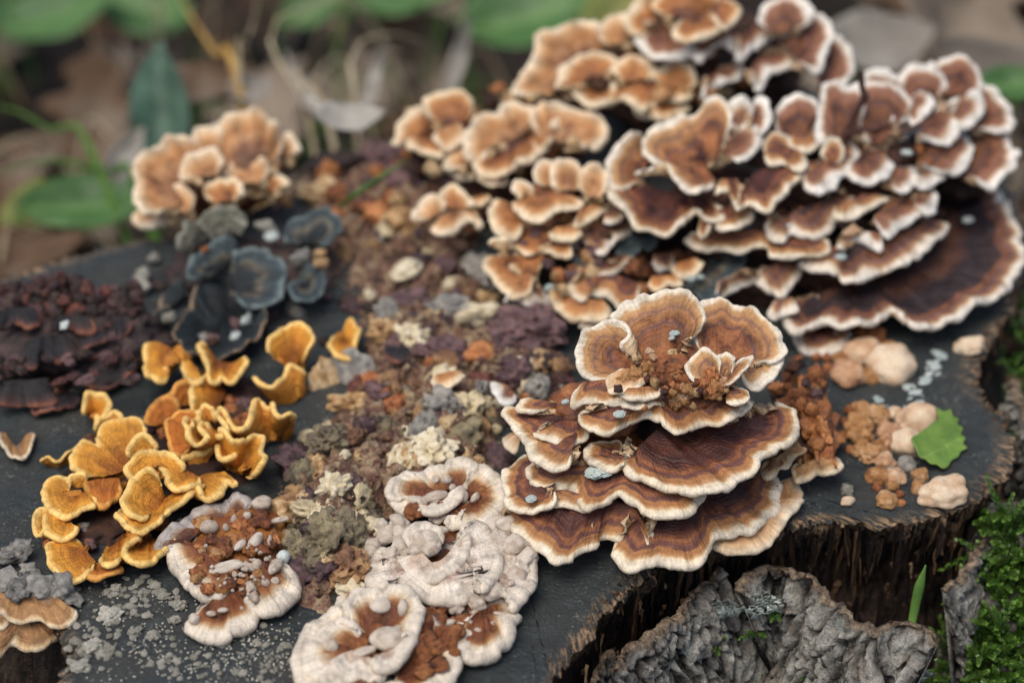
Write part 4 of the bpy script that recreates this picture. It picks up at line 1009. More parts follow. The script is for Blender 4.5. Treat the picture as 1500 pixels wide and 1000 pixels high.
FING(r, [(638, 702, 1.15, .22, (.9, 1.2, .8), .3, 'n_white'), (654, 702, 1.15, .24, (1.2, .9, .8), 0, 'n_white'), (663, 714, 1.1, .17, (1, 1, 1), 0, 'n_white'), (636, 727, 1.1, .32, (1.4, .9, .7), .2, 'n_white'), (696, 729, 1.05, .26, (.7, 1.5, .8), -.5, 'n_white'), (679, 727, 1.05, .24, (.8, 1.3, .9), 0, 'n_white'), (612, 735, .95, .3, (1.4, .9, .7), 0, 'n_white'), (620, 735, 1.0, .2, (1, 1, 1), 0, 'n_white')])
for k in range(26): lump(r, 'knob', 'crumb', rnd.choice(['amber', 'rust', 'n_purple']), pix(rnd.uniform(605, 715), rnd.uniform(698, 752), .8), rnd.uniform(.15, .32), (1, 1, .6))

r = cluster('crust_fungus', 650, 840, 'lumpy all-white folded crust fungus with pinkish tints, between two brown-hearted ones', 'crust fungus')
core(r, 645, 825, .0, 2.0, 1.7, .8, 'amber', seed=36); core(r, 740, 830, -.1, 1.0, 1.5, .7, 'n_white', seed=37, kind='bulb'); core(r, 700, 900, -.1, 1.1, 1.2, .5, 'amber', seed=38)
C = lambda *a, **k: cap(r, *a, **k)
K = dict(th=.42, fold=.10, crink=.04)
C('white2', .95, "580,822 586,846 612,864 640,875 675,875 700,857 708,835 694,813", "615,806 640,828 668,828 682,812", 1.2, **K)
C('white2', 1.2, "690,772 704,769 724,797 729,825 711,858", "668,795 680,815 690,830", 1.2, **K)
C('white2', .85, "730,782 766,788 781,818 777,853 756,882", "722,815 728,835 732,850", 1.0, **K)
C('white', .55, "748,872 756,885 753,909 738,938 710,958 690,962 672,956", "690,905 702,892 716,880", .7, **K)
C('white2', .9, "556,800 544,818 542,840 556,857 582,850", "580,818 590,830 598,840", 1.0, **K)
C('white2', 1.25, "600,800 597,780 607,768 625,762 642,770 648,790", "612,805 625,808 636,802", 1.15, up=.4, th=.34, crink=.04)
C('white2', 1.25, "632,842 650,838 668,826 682,805 686,785", "628,825 645,820 660,806 668,792", 1.1, th=.3, crink=.04)
C('white', .5, "493,872 497,886 512,890", "510,866 524,872", .5, th=.34)
for x, y, z, q in [(624, 792, 1.3, .5), (612, 805, 1.15, .34), (634, 803, 1.2, .32), (735, 800, .85, .5), (752, 850, .65, .5), (722, 868, .75, .4), (590, 800, .9, .36), (570, 812, .85, .3), (765, 835, .7, .3), (700, 885, .7, .3), (668, 886, .65, .32), (585, 765, .7, .36), (570, 780, .6, .36), (560, 770, .5, .3), (755, 800, 1.0, .42), (770, 815, .8, .36), (742, 770, .95, .35), (722, 768, .9, .3)]:
    lump(r, 'lobe', 'bulb', 'n_white', pix(x, y, z), q, (1, 1, .75), sub=4)
for k in range(16): lump(r, 'lobe', 'bulb', 'n_white', pix(rnd.uniform(560, 770), rnd.uniform(775, 870), rnd.uniform(.7, 1.0)), rnd.uniform(.1, .22), (1, 1, .8))
for k in range(14): lump(r, 'lobe', 'bulb', 'n_white', pix(rnd.uniform(540, 600), rnd.uniform(765, 830), .6), rnd.uniform(.14, .3), (1, 1, .9))
for x, y in [(695, 898), (690, 912), (705, 888), (700, 923)]: lump(r, 'granule', 'bud', 'n_white', pix(x, y, .6), .11)
for k in range(26): lump(r, 'knob', 'crumb', rnd.choice(['amber', 'rust']), pix(rnd.choice([rnd.gauss(640, 12), rnd.gauss(690, 14)]), rnd.choice([rnd.gauss(828, 6), rnd.gauss(900, 14)]), .55), rnd.uniform(.14, .28), (1, 1, .6))

r = cluster('crust_fungus', 560, 950, 'wide white-rimmed rosette with amber brown heart at the near edge of the stump', 'crust fungus')
core(r, 548, 945, .0, 1.9, 1.8, .85, 'amber', seed=40); core(r, 615, 955, .0, 1.6, 2.0, .6, 'amber', seed=41)
C = lambda *a, **k: cap(r, *a, **k)
K = dict(th=.38, fold=.07, crink=.035)
C('white', 1.1, "508,902 513,876 527,866 545,862 563,867 577,859 594,862 608,872 616,888 606,910 602,932", "535,925 552,920 568,918 580,922", .9, up=.4, **K)
C('white', .8, "462,1014 444,992 439,962 449,926 464,903 490,891 512,897", "500,955 508,945 520,938", .75, up=.3, **K)
C('white', 1.0, "468,985 452,968 451,948 470,924 492,910 512,914", "515,955 525,945 532,938", .85, up=.3, **K)
C('white', .7, "640,918 655,913 682,920 687,940 665,955 668,975 645,1002 615,1020 585,1025", "600,925 608,940 600,960 585,975", .7, **K)
C('white2', 1.2, "551,972 560,978 580,970 594,950 603,930", "560,955 575,945", .95, th=.36)
C('white2', 1.05, "488,966 496,980 512,988 530,982 548,988 553,980", "498,958 520,952 540,960", .9, th=.36)
C('white2', .85, "462,975 470,992 488,1003 500,1004", "478,972 496,980", .85, th=.34)
C('white', .75, "538,1012 560,1000 585,998 598,1012", "550,1030 590,1030", .6, th=.34)
FING(r, [(566, 934, 1.2, .52, (1.1, 1, .6), .4, 'n_white'), (533, 954, 1.1, .26, (1.6, .8, .7), .2, 'n_white'), (483, 946, 1.1, .3, (1.3, .8, .8), -.4, 'n_white'), (557, 885, 1.35, .38, (1, 1.1, .7), 0, 'n_white'), (590, 890, 1.3, .34, (.8, 1.3, .8), 0, 'n_white'), (604, 953, .8, .1, (1, 1, 1), 0, 'n_white'), (655, 912, .8, .2, (1.4, .8, .8), .2, 'n_white')])
for k in range(70): lump(r, 'knob', 'crumb', rnd.choice(['amber', 'amber', 'rust']), pix(rnd.choice([rnd.gauss(545, 24), rnd.gauss(625, 18)]), rnd.gauss(945, 24), .78), rnd.uniform(.15, .36), (1, 1, .5))

# ---- tawny felted shelves on the near left rim
r = cluster('bracket_fungus', 40, 900, 'tawny felted shelves with grey flaky crust on top, beside pale lichen crumbs', 'bracket fungus')
core(r, 40, 885, -.4, 2.2, 1.2, .7, 'n_grey', seed=44)
C = lambda *a, **k: cap(r, *a, **k)
C('fur', .25, "-15,890 0,899 27,910 58,903 72,912 84,913 102,907 112,892 98,884", "-5,868 40,868 85,874", .6, th=.22)
C('fur', -.6, "-15,955 0,953 18,940 38,948 56,953 75,943 88,928", "0,915 40,912 75,912", -.1, th=.22)
C('fur', -.1, "-15,918 5,919 22,908", "-10,900 15,900", .2, th=.18)
for x, y, z, q in [(60, 862, .6, .6), (85, 858, .5, .55), (30, 860, .6, .55), (100, 872, .3, .4), (10, 815, .2, .5), (25, 808, .2, .45), (45, 835, .2, .4), (5, 850, .5, .4)]:
    lump(r, 'flake', 'crumb', 'n_grey', pix(x, y, z), q, (1.2, 1, .5))

# ================================================================== crumbling crust in the middle
CR = "430,262 470,205 560,190 640,205 700,285 715,360 730,440 800,470 850,500 850,575 745,600 735,680 590,740 560,790 545,860 470,875 415,850 388,720 425,620 500,560 520,470 495,400 470,330"
CRP = pts(CR, .8)
def poly_dist(x, y, P):
    d = np.full(x.shape, 1e9); inside = np.zeros(x.shape, bool)
    for i in range(len(P)):
        a, b = P[i], P[(i + 1) % len(P)]
        e = b[:2] - a[:2]; t_ = np.clip(((x - a[0]) * e[0] + (y - a[1]) * e[1]) / (e @ e), 0, 1)
        d = np.minimum(d, np.hypot(x - a[0] - e[0] * t_, y - a[1] - e[1] * t_))
        c = ((a[1] > y) != (b[1] > y)) & (x < (b[0] - a[0]) * (y - a[1]) / (b[1] - a[1] + 1e-12) + a[0])
        inside ^= c
    return np.where(inside, d, -d)
def crust_h(x, y):
    d = poly_dist(x, y, CRP)
    P = np.stack([x, y, 0 * x], -1)
    d1, d2 = vor(P * .95 + .3 * fbm(P * 1.5, 2, 71)[..., None], 72)
    e1, e2 = vor(P * 2.3, 75)
    h = 1.05 * sm(-.1, 2.0, d) * (1 + .35 * fbm(P * .25, 2, 73)) + sm(0, .8, d) * (.75 * (.5 - d1) + .5 * (ridge(P * 1.2, 3, 74) - .4) + .38 * (.45 - e1) + .16 * fbm(P * 6, 2, 76))
    return np.where(d > -.3, h - .12, -.3)
def surf(px, py):
    z = .8
    for k in range(7):
        p = pix(px, py, z)
        i = (p[1] - y0) / .09; j = (p[0] - x0) / .09
        i0, j0 = int(min(max(i, 0), H.shape[0] - 2)), int(min(max(j, 0), H.shape[1] - 2))
        z = .5 * z + .5 * float(H[i0, j0])
    return pix(px, py, z)
def crust_d(p):
    return float(D[int(min(max((p[1] - y0) / .09, 0), D.shape[0] - 1)), int(min(max((p[0] - x0) / .09, 0), D.shape[1] - 1))])
x0, x1 = CRP[:, 0].min() - .4, CRP[:, 0].max() + .4; y0, y1 = CRP[:, 1].min() - .4, CRP[:, 1].max() + .4
gx, gy = np.arange(x0, x1, .09), np.arange(y0, y1, .09)
X, Y = np.meshgrid(gx, gy)
H = crust_h(X, Y); D = poly_dist(X, Y, CRP)
P = np.stack([X, Y, H], -1)
P[..., :2] += np.stack([fbm(P * 2, 2, 81), fbm(P * 2, 2, 82)], -1) * .25 * sm(0, .6, D)[..., None]
F = grid_faces(*X.shape)
keep = (D.ravel()[F] > -.25).all(1); F = F[keep]
used = np.unique(F); remap = -np.ones(X.size, int); remap[used] = np.arange(len(used))
r = thing('decayed_fungus_crust', [*CRP.mean(0)[:2], 0], 'crumbling heap of decayed fungus in tan, grey, purple and rust, spread between the brackets', 'decayed fungus')
crust = r
def crust_material():
    t = NT('decayed_fungus'); o = t.obj()
    a = t.noise(o, .9, 4, .65, .5); b = t.noise(t.map(o, (1, 1, 1), (7, 3, 1)), 2.6, 4, .65)
    c1 = t.ramp(a, [(.30, '2a2221'), (.40, '5a4648'), (.48, '8a6450'), (.55, '6a5452'), (.62, 'b49a76'), (.72, '98948a')])
    c2 = t.ramp(b, [(.34, '33282a'), (.45, '7a5240'), (.54, 'ac926e'), (.66, 'd8c8a4')])
    col = t.mix(.5, c1, c2)
    f = t.noise(o, 11, 4, .7)
    col = t.mix(.6, col, t.mix(1.0, col, t.ramp(f, [(.3, .5), (.55, 1.0), (.75, 1.3)]), 'MULTIPLY'))
    return t.done(col, t.ramp(b, [(.3, .45), (.6, .8)]), t.bump(t.math('ADD', f, b), .9, .0015), .4)
link('crust_body', mesh('crust_body', rel(r, P.reshape(-1, 3)[used]), remap[F], crust_material()), r)
pal = lambda y: (['n_dark', 'n_purple', 'n_orange', 'n_tan', 'n_purple', 'rust'] if y < 330 else ['n_tan', 'n_tan', 'porousbrown', 'n_purple', 'n_orange', 'n_cream', 'n_purple', 'n_dark', 'n_grey'] if y < 480
                 else ['n_purple', 'n_red', 'n_tan', 'porousbrown', 'n_purple', 'n_orange', 'n_cream', 'n_grey'] if y < 610 else ['n_cream', 'n_tan', 'n_dark', 'n_tan', 'porousbrown', 'n_cream', 'porous', 'n_purple', 'n_tan'])
n = 0
while n < 285:
    x, y = rnd.uniform(390, 850), rnd.uniform(195, 870)
    p = surf(x, y)
    if crust_d(p) < .25: continue
    n += 1
    k = rnd.choice(['crumb', 'crumb', 'pored', 'pored'])
    lump(r, 'crumb', k, rnd.choice(pal(y)), p, rnd.choice([.2, .26, .32, .42, .55]) * rnd.uniform(.8, 1.25), (1.15, 1, .8), sub=3 if rnd.random() < .6 else 4)
# the loose grit between the crumbs
Vi, Fi = ico(1); Vs = []; Fs = []; k0 = 0
while len(Vs) < 1900:
    x, y = rnd.uniform(390, 850), rnd.uniform(195, 870)
    p = surf(x, y)
    if crust_d(p) < .1: continue
    v = Vi * (1 + .35 * nr.randn(len(Vi))[:, None]) * rnd.choice([.05, .07, .1, .14]) * np.array([1, 1, .8]) + p
    Vs.append(v); Fs.append(Fi + k0); k0 += len(Vi)
g = link('grit', mesh('grit', rel(r, np.vstack(Vs)), np.vstack(Fs), crust_material()), r); g['kind'] = 'stuff'
# big recognisable pieces
def big(name, kind, mat, px, py, q, sq, sub, seed, dz=0.0, rz=0):
    V, F = blob(kind, seed, sub)
    c, s = math.cos(rz), math.sin(rz)
    V = V * np.array(sq) * q; V = np.c_[V[:, 0] * c - V[:, 1] * s, V[:, 0] * s + V[:, 1] * c, V[:, 2]]
    if sub >= 5:
        d1, d2 = vor(V * 2.6 + seed, seed + 2); N = V / np.linalg.norm(V, axis=1)[:, None]
        V = V + N * ((-.42 * sm(.38, .12, d1) + .16 * fbm(V * 2.5, 3, seed)) * min(q, 1.0))[:, None]
    p = surf(px, py); p[2] += dz
    return link(name, mesh(name, rel(r, V + p), F, M[mat]), r)
big('pored_lump', 'crumb', 'porous', 482, 800, 1.15, (1.05, 1.2, 1.0), 6, 51, .1)
big('pored_lump', 'crumb', 'porousbrown', 510, 835, .75, (1.1, 1, .9), 6, 52, .1)
big('pored_lump', 'crumb', 'porous', 440, 800, .6, (1, 1.3, .8), 5, 53)
big('ring_lump', 'crumb', 'n_grey', 650, 602, .75, (1.0, .9, .8), 5, 54, .2)
big('pored_lump', 'crumb', 'n_cream', 685, 600, .62, (1.1, 1, .9), 5, 55, .1)
big('crumb', 'crumb', 'n_grey', 662, 462, .72, (1.3, .8, .7), 5, 56, .3)
big('crumb', 'crumb', 'n_purple', 770, 490, 1.25, (1.3, .9, .7), 6, 57, .2)
big('crumb', 'crumb', 'n_dark', 800, 540, .8, (1.3, .9, .6), 6, 58, .1)
big('pored_lump', 'crumb', 'n_cream', 605, 500, .62, (1.1, .9, .8), 5, 59, .2)
big('pored_lump', 'crumb', 'n_tan', 560, 490, .55, (1, .9, .8), 5, 60, .2)
big('pored_lump', 'crumb', 'n_cream', 632, 668, .8, (1.1, 1, .7), 5, 61, .2)
big('crumb', 'crumb', 'n_purple', 440, 680, .8, (1.1, .9, .7), 5, 62, .1)
big('crumb', 'crumb', 'porous', 480, 655, .7, (1, 1, .8), 5, 63, .3)
big('crumb', 'crumb', 'n_tan', 520, 600, .72, (1.3, .8, .7), 5, 64, .2)
big('crumb', 'crumb', 'n_tan', 585, 330, .6, (1.1, .9, .8), 4, 65, .2)
big('crumb', 'crumb', 'n_grey', 705, 410, .9, (1.0, 1.2, .8), 5, 66, .2)
big('crumb', 'crumb', 'n_dark', 500, 250, 1.1, (1.4, .8, .7), 5, 67, .1)
big('crumb', 'crumb', 'n_purple', 560, 240, .9, (1.2, .8, .7), 5, 68, .2)
big('crumb', 'crumb', 'n_tan', 470, 285, .8, (1.6, .7, .6), 5, 69, .2)
for (x, y, mt, q, rz) in [(478, 572, 'n_tan', .8, .6), (508, 560, 'n_grey', .85, -.5), (566, 470, 'n_grey', .5, .3), (620, 640, 'n_grey', .5, 0)]:
    p = surf(x, y); lump(r, 'flake', 'chip', mt, p + np.array([0, 0, .35]), q, (.8, 1.2, .5), (R(62), 0, rz), sub=4)
cap(r, 'bigpale', 1.4, "720,560 727,578 738,590 748,588", "745,565 752,572", 1.3, th=.2)
cap(r, 'back', 1.5, "630,560 645,566 665,562 682,552", "640,548 672,542", 1.6, th=.18)
cap(r, 'red', 1.5, "560,520 580,528 600,522", "565,508 598,508", 1.6, th=.16)
cap(r, 'tan', 1.0, "736,640 742,655 752,662", "752,632 762,640", 1.4, th=.2)

# ================================================================== buds on the bare wood
def bud(x, y, q, mat, kind='bud', sq=(1, 1, .8), label=None, group=None, name='fungus_bud'):
    p = pix(x, y, 0); p[2] = float(stump_top(np.array([p[0]]), np.array([p[1]]))[0]) + q * .25
    p = pix(x, y, p[2])
    o = lump(None, name, kind, mat, p, q, sq, (rnd.uniform(-.15, .15), rnd.uniform(-.15, .15), rnd.uniform(0, 6.28)), sub=4 if q > .3 else 3, jit=.12)
    return tag(o, label, 'fungus bud', group)
LA = 'peach rounded fungus bud in the loose scatter beside the green leaf fragment'
GA = 'buds scattered beside the leaf fragment'
LB = 'peach lobed fungus bud in the tight bunch just below the huge many-tiered cluster'
GB = 'buds bunched below the many-tiered cluster'
for x, y, q, mt, k in [(1244, 549, .68, 'n_peach', 'bulb'), (1265, 515, .66, 'n_peach', 'bud'), (1302, 509, .36, 'n_peachor', 'bud'), (1232, 527, .32, 'n_peachor', 'bud'), (1269, 552, .42, 'n_peachor', 'bud')]:
    bud(x, y, q, mt, k, label=LB, group=GB)
bud(1304, 537, .86, 'n_palebud', 'bulb', label='broad pale cauliflower-like fungus bud, largest of the bunch on bare black wood')
for x, y, q in [(1282, 491, .36), (1211, 524, .2), (1215, 540, .26), (1262, 488, .26), (1196, 522, .2), (1170, 528, .25)]:
    bud(x, y, q, 'n_orange', 'bulb', label='small orange fungus knob in the shade under the huge many-tiered cluster', group='orange knobs under the cluster')
bud(1419, 507, .52, 'n_palebud', 'bulb', (1.15, .8, .7), label='lone pale beige fungus bud on bare black wood near the torn rim')
bud(1376, 519, .28, 'n_mold', 'finger', (1.4, .7, .4), label='flat bluish white fungus dot on bare wood near the lone pale bud')
for x, y, q, mt, k in [(1264, 603, .46, 'n_peachor', 'bulb'), (1283, 612, .52, 'n_peachor', 'crumb'), (1256, 633, .62, 'n_peachor', 'crumb'), (1246, 601, .26, 'n_orange', 'bulb'), (1240, 618, .24, 'n_orange', 'crumb'), (1236, 636, .22, 'n_orange', 'crumb'), (1312, 606, .34, 'n_palebud', 'bud'), (1325, 612, .42, 'n_palebud', 'bud'), (1323, 632, .26, 'n_peach', 'bud'), (1303, 633, .42, 'n_peach', 'bulb'), (1300, 648, .36, 'n_peach', 'bulb'), (1276, 667, .48, 'n_peachor', 'crumb'), (1257, 661, .34, 'n_peachor', 'crumb'), (1244, 658, .18, 'n_orange', 'crumb'), (1290, 655, .34, 'n_peachor', 'bulb'),
        (1298, 678, .38, 'n_peach', 'bulb'), (1285, 698, .42, 'n_peachor', 'bulb'), (1313, 700, .36, 'n_peach', 'bulb'), (1285, 714, .18, 'n_orange', 'bud'), (1308, 712, .26, 'n_peachor', 'bulb'), (1348, 697, .32, 'n_peachor', 'bulb'), (1345, 716, .28, 'n_peachor', 'bulb'), (1300, 734, .4, 'n_peachor', 'bulb'), (1318, 724, .16, 'n_orange', 'bud'), (1320, 736, .15, 'n_orange', 'bud')]:
    sz = 'tiny' if q < .25 else 'small' if q < .4 else 'stout'
    tx = {'bud': 'smooth rounded', 'bulb': 'lobed', 'crumb': 'rough crumbly'}[k]
    cl = {'n_peachor': 'orange peach', 'n_orange': 'rusty orange', 'n_palebud': 'cream', 'n_peach': 'beige peach'}[mt]
    bud(x, y, q, mt, k, label=f'{sz} {tx} {cl} fungus bud in the loose scatter beside the green leaf fragment', group=f'{sz} {tx} {cl} buds beside the leaf fragment')
bud(1348, 619, .74, 'n_palebud', 'bud', label='large smooth cream fungus bud half under the green leaf fragment, the upper one')
bud(1331, 651, .68, 'n_palebud', 'bud', label='large smooth cream fungus bud touching the lower corner of the green leaf fragment')
bud(1327, 681, .34, 'n_grey', 'bud', label='grey brown rounded fungus bud just below the green leaf fragment')
bud(1303, 692, .26, 'n_grey', 'bud', label='small slate grey fungus bud wedged between peach ones')
bud(1379, 722, .74, 'n_palebud', 'bulb', (1.15, 1, .7), label='broad pale fungus bud with dimpled centre near the torn rim below the leaf')
bud(1242, 734, .26, 'n_palebud', 'bud', (1.2, .8, .7), label='small cream fungus bud beneath a grey lichen crumb near the tall layered rosette')
bud(1241, 718, .24, 'n_lichen', 'crumb', label='small pale grey lichen crumb above a cream bud near the tall layered rosette', name='lichen_crumb')['category'] = 'lichen'
mp = thing('mould_patch', pix(1340, 575, 0), 'pale blue white specks of mould on black wood above the green leaf fragment', 'mould')
for k in range(44):
    x, y = rnd.choice([(1338, 568), (1342, 585), (1275, 585), (1340, 575), (1361, 554), (1310, 598), (1365, 530), (1345, 590)])
    p = pix(x + rnd.gauss(0, 9), y + rnd.gauss(0, 7), .03); p[2] = float(stump_top(np.array([p[0]]), np.array([p[1]]))[0]) + .01
    lump(mp, 'speck', 'chip', 'n_mold', p, rnd.choice([.05, .07, .1, .16]), (1.3, 1, .3), (0, 0, rnd.uniform(0, 6)), sub=2)

# pale grey lichen crust on the near left of the sawn top
lc = thing('crust_lichen', pix(230, 920, 0), 'pale grey granular lichen crust sprinkled over dark wood below the orange frills', 'lichen')
n = 0
while n < 280:
    t_ = rnd.random()
    x, y = rnd.choice([(rnd.gauss(190, 35), rnd.gauss(895, 30)), (rnd.gauss(135, 22), rnd.gauss(945, 22)), (rnd.gauss(300, 50), rnd.gauss(960, 22)), (rnd.gauss(400, 28), rnd.gauss(945, 25)), (rnd.gauss(220, 60), rnd.gauss(960, 25)), (rnd.gauss(200, 30), rnd.gauss(870, 15))])
    if x < 95 or y > 1003 or y < 835 or x > 440: continue
    n += 1
    p = pix(x, y, .05); p[2] = float(stump_top(np.array([p[0]]), np.array([p[1]]))[0]) + .02
    lump(lc, 'granule', 'bulb', 'n_lichen', p, rnd.choice([.04, .05, .06, .08, .1, .13]) * (1.4 if x < 250 and rnd.random() < .2 else 1), (1.2, 1, .6), (0, 0, rnd.uniform(0, 6)), sub=2)
for x, y, q in [(160, 900, .5), (198, 925, .34), (170, 862, .32), (210, 868, .3), (225, 930, .36), (262, 885, .34), (255, 908, .3), (135, 945, .5), (160, 952, .36), (118, 975, .42), (240, 872, .3)]:
    p = pix(x, y, .02); lump(lc, 'granule', 'crumb', 'n_lichen', p, q * .62, (1.2, 1, .6), (0, 0, rnd.uniform(0, 6)), sub=4)
n = 0
gr = []
while n < 500:
    x, y = rnd.choice([(rnd.gauss(230, 70), rnd.gauss(930, 45)), (rnd.gauss(390, 35), rnd.gauss(950, 28)), (rnd.gauss(310, 60), rnd.gauss(975, 20))])
    if x < 95 or y > 1003 or y < 840 or x > 440: continue
    p = pix(x, y, .02); p[2] = float(stump_top(np.array([p[0]]), np.array([p[1]]))[0]) + .01
    gr.append(Vi * rnd.uniform(.02, .045) * np.array([1, 1, .6]) + p); n += 1
g = link('dust', mesh('dust', rel(lc, np.vstack(gr)), np.vstack([Fi + i * len(Vi) for i in range(len(gr))]), M['n_lichen']), lc); g['kind'] = 'stuff'
# stray droppings of grey crust between the rosettes
# ================================================================== leaf fragment
def leaf_material(name, a, b, vein, rough=.5):
    t = NT(name); o = t.obj()
    n = t.noise(o, 1.2, 4, .6); f = t.noise(o, 9, 3, .6)
    col = t.ramp(n, [(.3, a), (.7, b)])
    col = t.mix(t.attr('vein'), col, vein)
    col = t.mix(t.ramp(f, [(.66, 0.0), (.72, .8)]), col, '6a5a3a')
    m = t.done(col, rough, t.bump(f, .4, .0006), .4)
    return m
LF = pts("1371,597 1383,603 1393,600 1396,611 1404,613 1403,622 1411,626 1408,634 1415,640 1411,648 1417,656 1407,662 1404,669 1394,674 1390,682 1381,687 1372,680 1364,678 1356,670 1347,667 1341,655 1334,643 1346,635 1358,627 1368,619 1378,610", .75)
for q in LF:
    x, y = proj(q); k = np.clip(.45 + .5 * (1378 - x) / 45 + .25 * (640 - y) / 50, .12, 1.35)
    q[:] = pix(x, y, k)
ring = smooth_line(LF, 110, True); cc = ring.mean(0)
va, vb = pix(1349, 664, .8), pix(1410, 628, .5)
V = []; at = []
for s in np.linspace(.02, 1, 16):
    p = cc + (ring - cc) * s
    e = (vb - va)[:2]; t_ = np.clip(((p[:, :2] - va[:2]) @ e) / (e @ e), 0, 1)
    d = np.hypot(*(p[:, :2] - va[:2] - e * t_[:, None]).T)
    p[:, 2] += .10 * np.clip(d / .8, 0, 1) - .05 + .05 * fbm(p * 1.4, 2, 5)
    V.append(p); at.append(.6 * np.exp(-(d / .025) ** 2))
V = np.vstack(V); m_ = len(V); nrw = 16
F = grid_faces(nrw, 110, True)
F = np.vstack([F, F[:, ::-1] + m_])
rim = np.array([[15 * 110 + i, 15 * 110 + (i + 1) % 110, m_ + 15 * 110 + (i + 1) % 110, m_ + 15 * 110 + i] for i in range(110)])
me = mesh('leaf_fragment', W(np.vstack([V, V - [0, 0, .025]])), np.vstack([F, rim]), leaf_material('fresh_leaf', '56782f', '7e9a42', '94aa58', .45), {'vein': np.r_[np.concatenate(at), np.concatenate(at)]})
tag(link('leaf_fragment', me), 'torn green leaf piece with toothed edge lying on the pale buds', 'leaf')

# ================================================================== blades, twig
def tube(P, rad, n=6, flat=1.0):
    P = np.asarray(P); rad = np.asarray(rad)
    tg = np.gradient(P, axis=0); tg /= np.linalg.norm(tg, axis=1)[:, None]
    a = np.cross(tg, np.array([.13, .97, .2])); a /= np.linalg.norm(a, axis=1)[:, None]
    b = np.cross(tg, a)
    V = np.vstack([P + (a * math.cos(w) + b * math.sin(w) * flat) * rad[:, None] for w in np.linspace(0, 2 * math.pi, n, endpoint=False)])
    m = len(P); F = []
    for i in range(n):
        j = (i + 1) % n
        for k in range(m - 1): F.append([i * m + k, i * m + k + 1, j * m + k + 1, j * m + k])
    F.append([i * m for i in range(n)]); F.append([i * m + m - 1 for i in range(n)][::-1])
    return V, F
def plant_material(name, a, b, rough=.5):
    t = NT(name); o = t.obj(); r_ = t.rand()
    n = t.noise(o, .8, 3)
    col = t.ramp(t.math('MULTIPLY_ADD', t.math('SUBTRACT', r_, .5), .6, n), [(.25, a), (.75, b)])
    return t.done(col, rough, None, .35)
M['blade'] = plant_material('grass_green', '3f6a2c', '6f9548')
M['bladepale'] = plant_material('grass_dry', '9c8a68', 'cdbfa0', .7)
M['bladegold'] = plant_material('stalk_golden', 'a07a3c', 'c8a45c', .6)
M['twig'] = simple('twig_bark', '2c1c18', '4a2f28', '6b4840', 3, .6)
def blade(name, P, w, mat, label, cat='grass blade', group=None, flat=.35, root=None, n=26):
    P = smooth_line(P, n); s = np.linspace(0, 1, n)
    V, F = tube(P, w * np.minimum(1, (1 - s) * 3 + .08) * (.7 + .3 * s), 8, flat)
    o = bpy.data.objects.new(name, None) if False else None
    me = mesh(name, W(V) - W(P[0]), F, M[mat])
    return tag(link(name, me, None, W(P[0])), label, cat, group)
blade('grass_blade', [pix(1332, 935, -3.4), pix(1338, 900, -2.6), pix(1346, 862, -1.5), pix(1356, 827, -.45)], .19, 'blade', 'single fresh green grass blade rising behind the bark plate beside the moss', flat=.5)
blade('grass_blade', [surf(492, 308), pix(520, 285, 2.0), pix(560, 258, 2.5), pix(602, 232, 3.0)], .13, 'blade', 'thin bright green blade lying across the crumbling crust')
tw = thing('twig', pix(1234, 205, 5.0), 'bare dark twig stuck upright in the huge many-tiered cluster', 'twig')
P = smooth_line(np.array([pix(1234, 205, 5.0), pix(1243, 185, 5.5), pix(1255, 162, 6.1), pix(1266, 144, 6.6), pix(1263, 128, 7.0), pix(1261, 104, 7.7)]), 30)
V, F = tube(P, np.interp(np.arange(30), [0, 16, 18, 20, 27, 28.5, 29], [.13, .13, .2, .13, .11, .17, .04]), 8)
link('stem', mesh('twig_stem', rel(tw, V), F, M['twig']), tw)
P = smooth_line(np.array([pix(1242, 196, 5.3), pix(1262, 192, 5.6), pix(1282, 188, 5.8), pix(1302, 183, 6.0)]), 14)
V, F = tube(P, np.linspace(.09, .07, 14), 8); link('side_shoot', mesh('twig_shoot', rel(tw, V), F, M['twig']), tw)
P = smooth_line(np.array([pix(1318, 196, 5.4), pix(1338, 186, 5.6), pix(1358, 174, 5.9)]), 14)
V, F = tube(P, np.linspace(.08, .06, 14), 8)
tag(link('twig', mesh('twig_fallen', W(V), F, M['twig'])), 'short thin dark twig lying between white-edged brackets', 'twig')

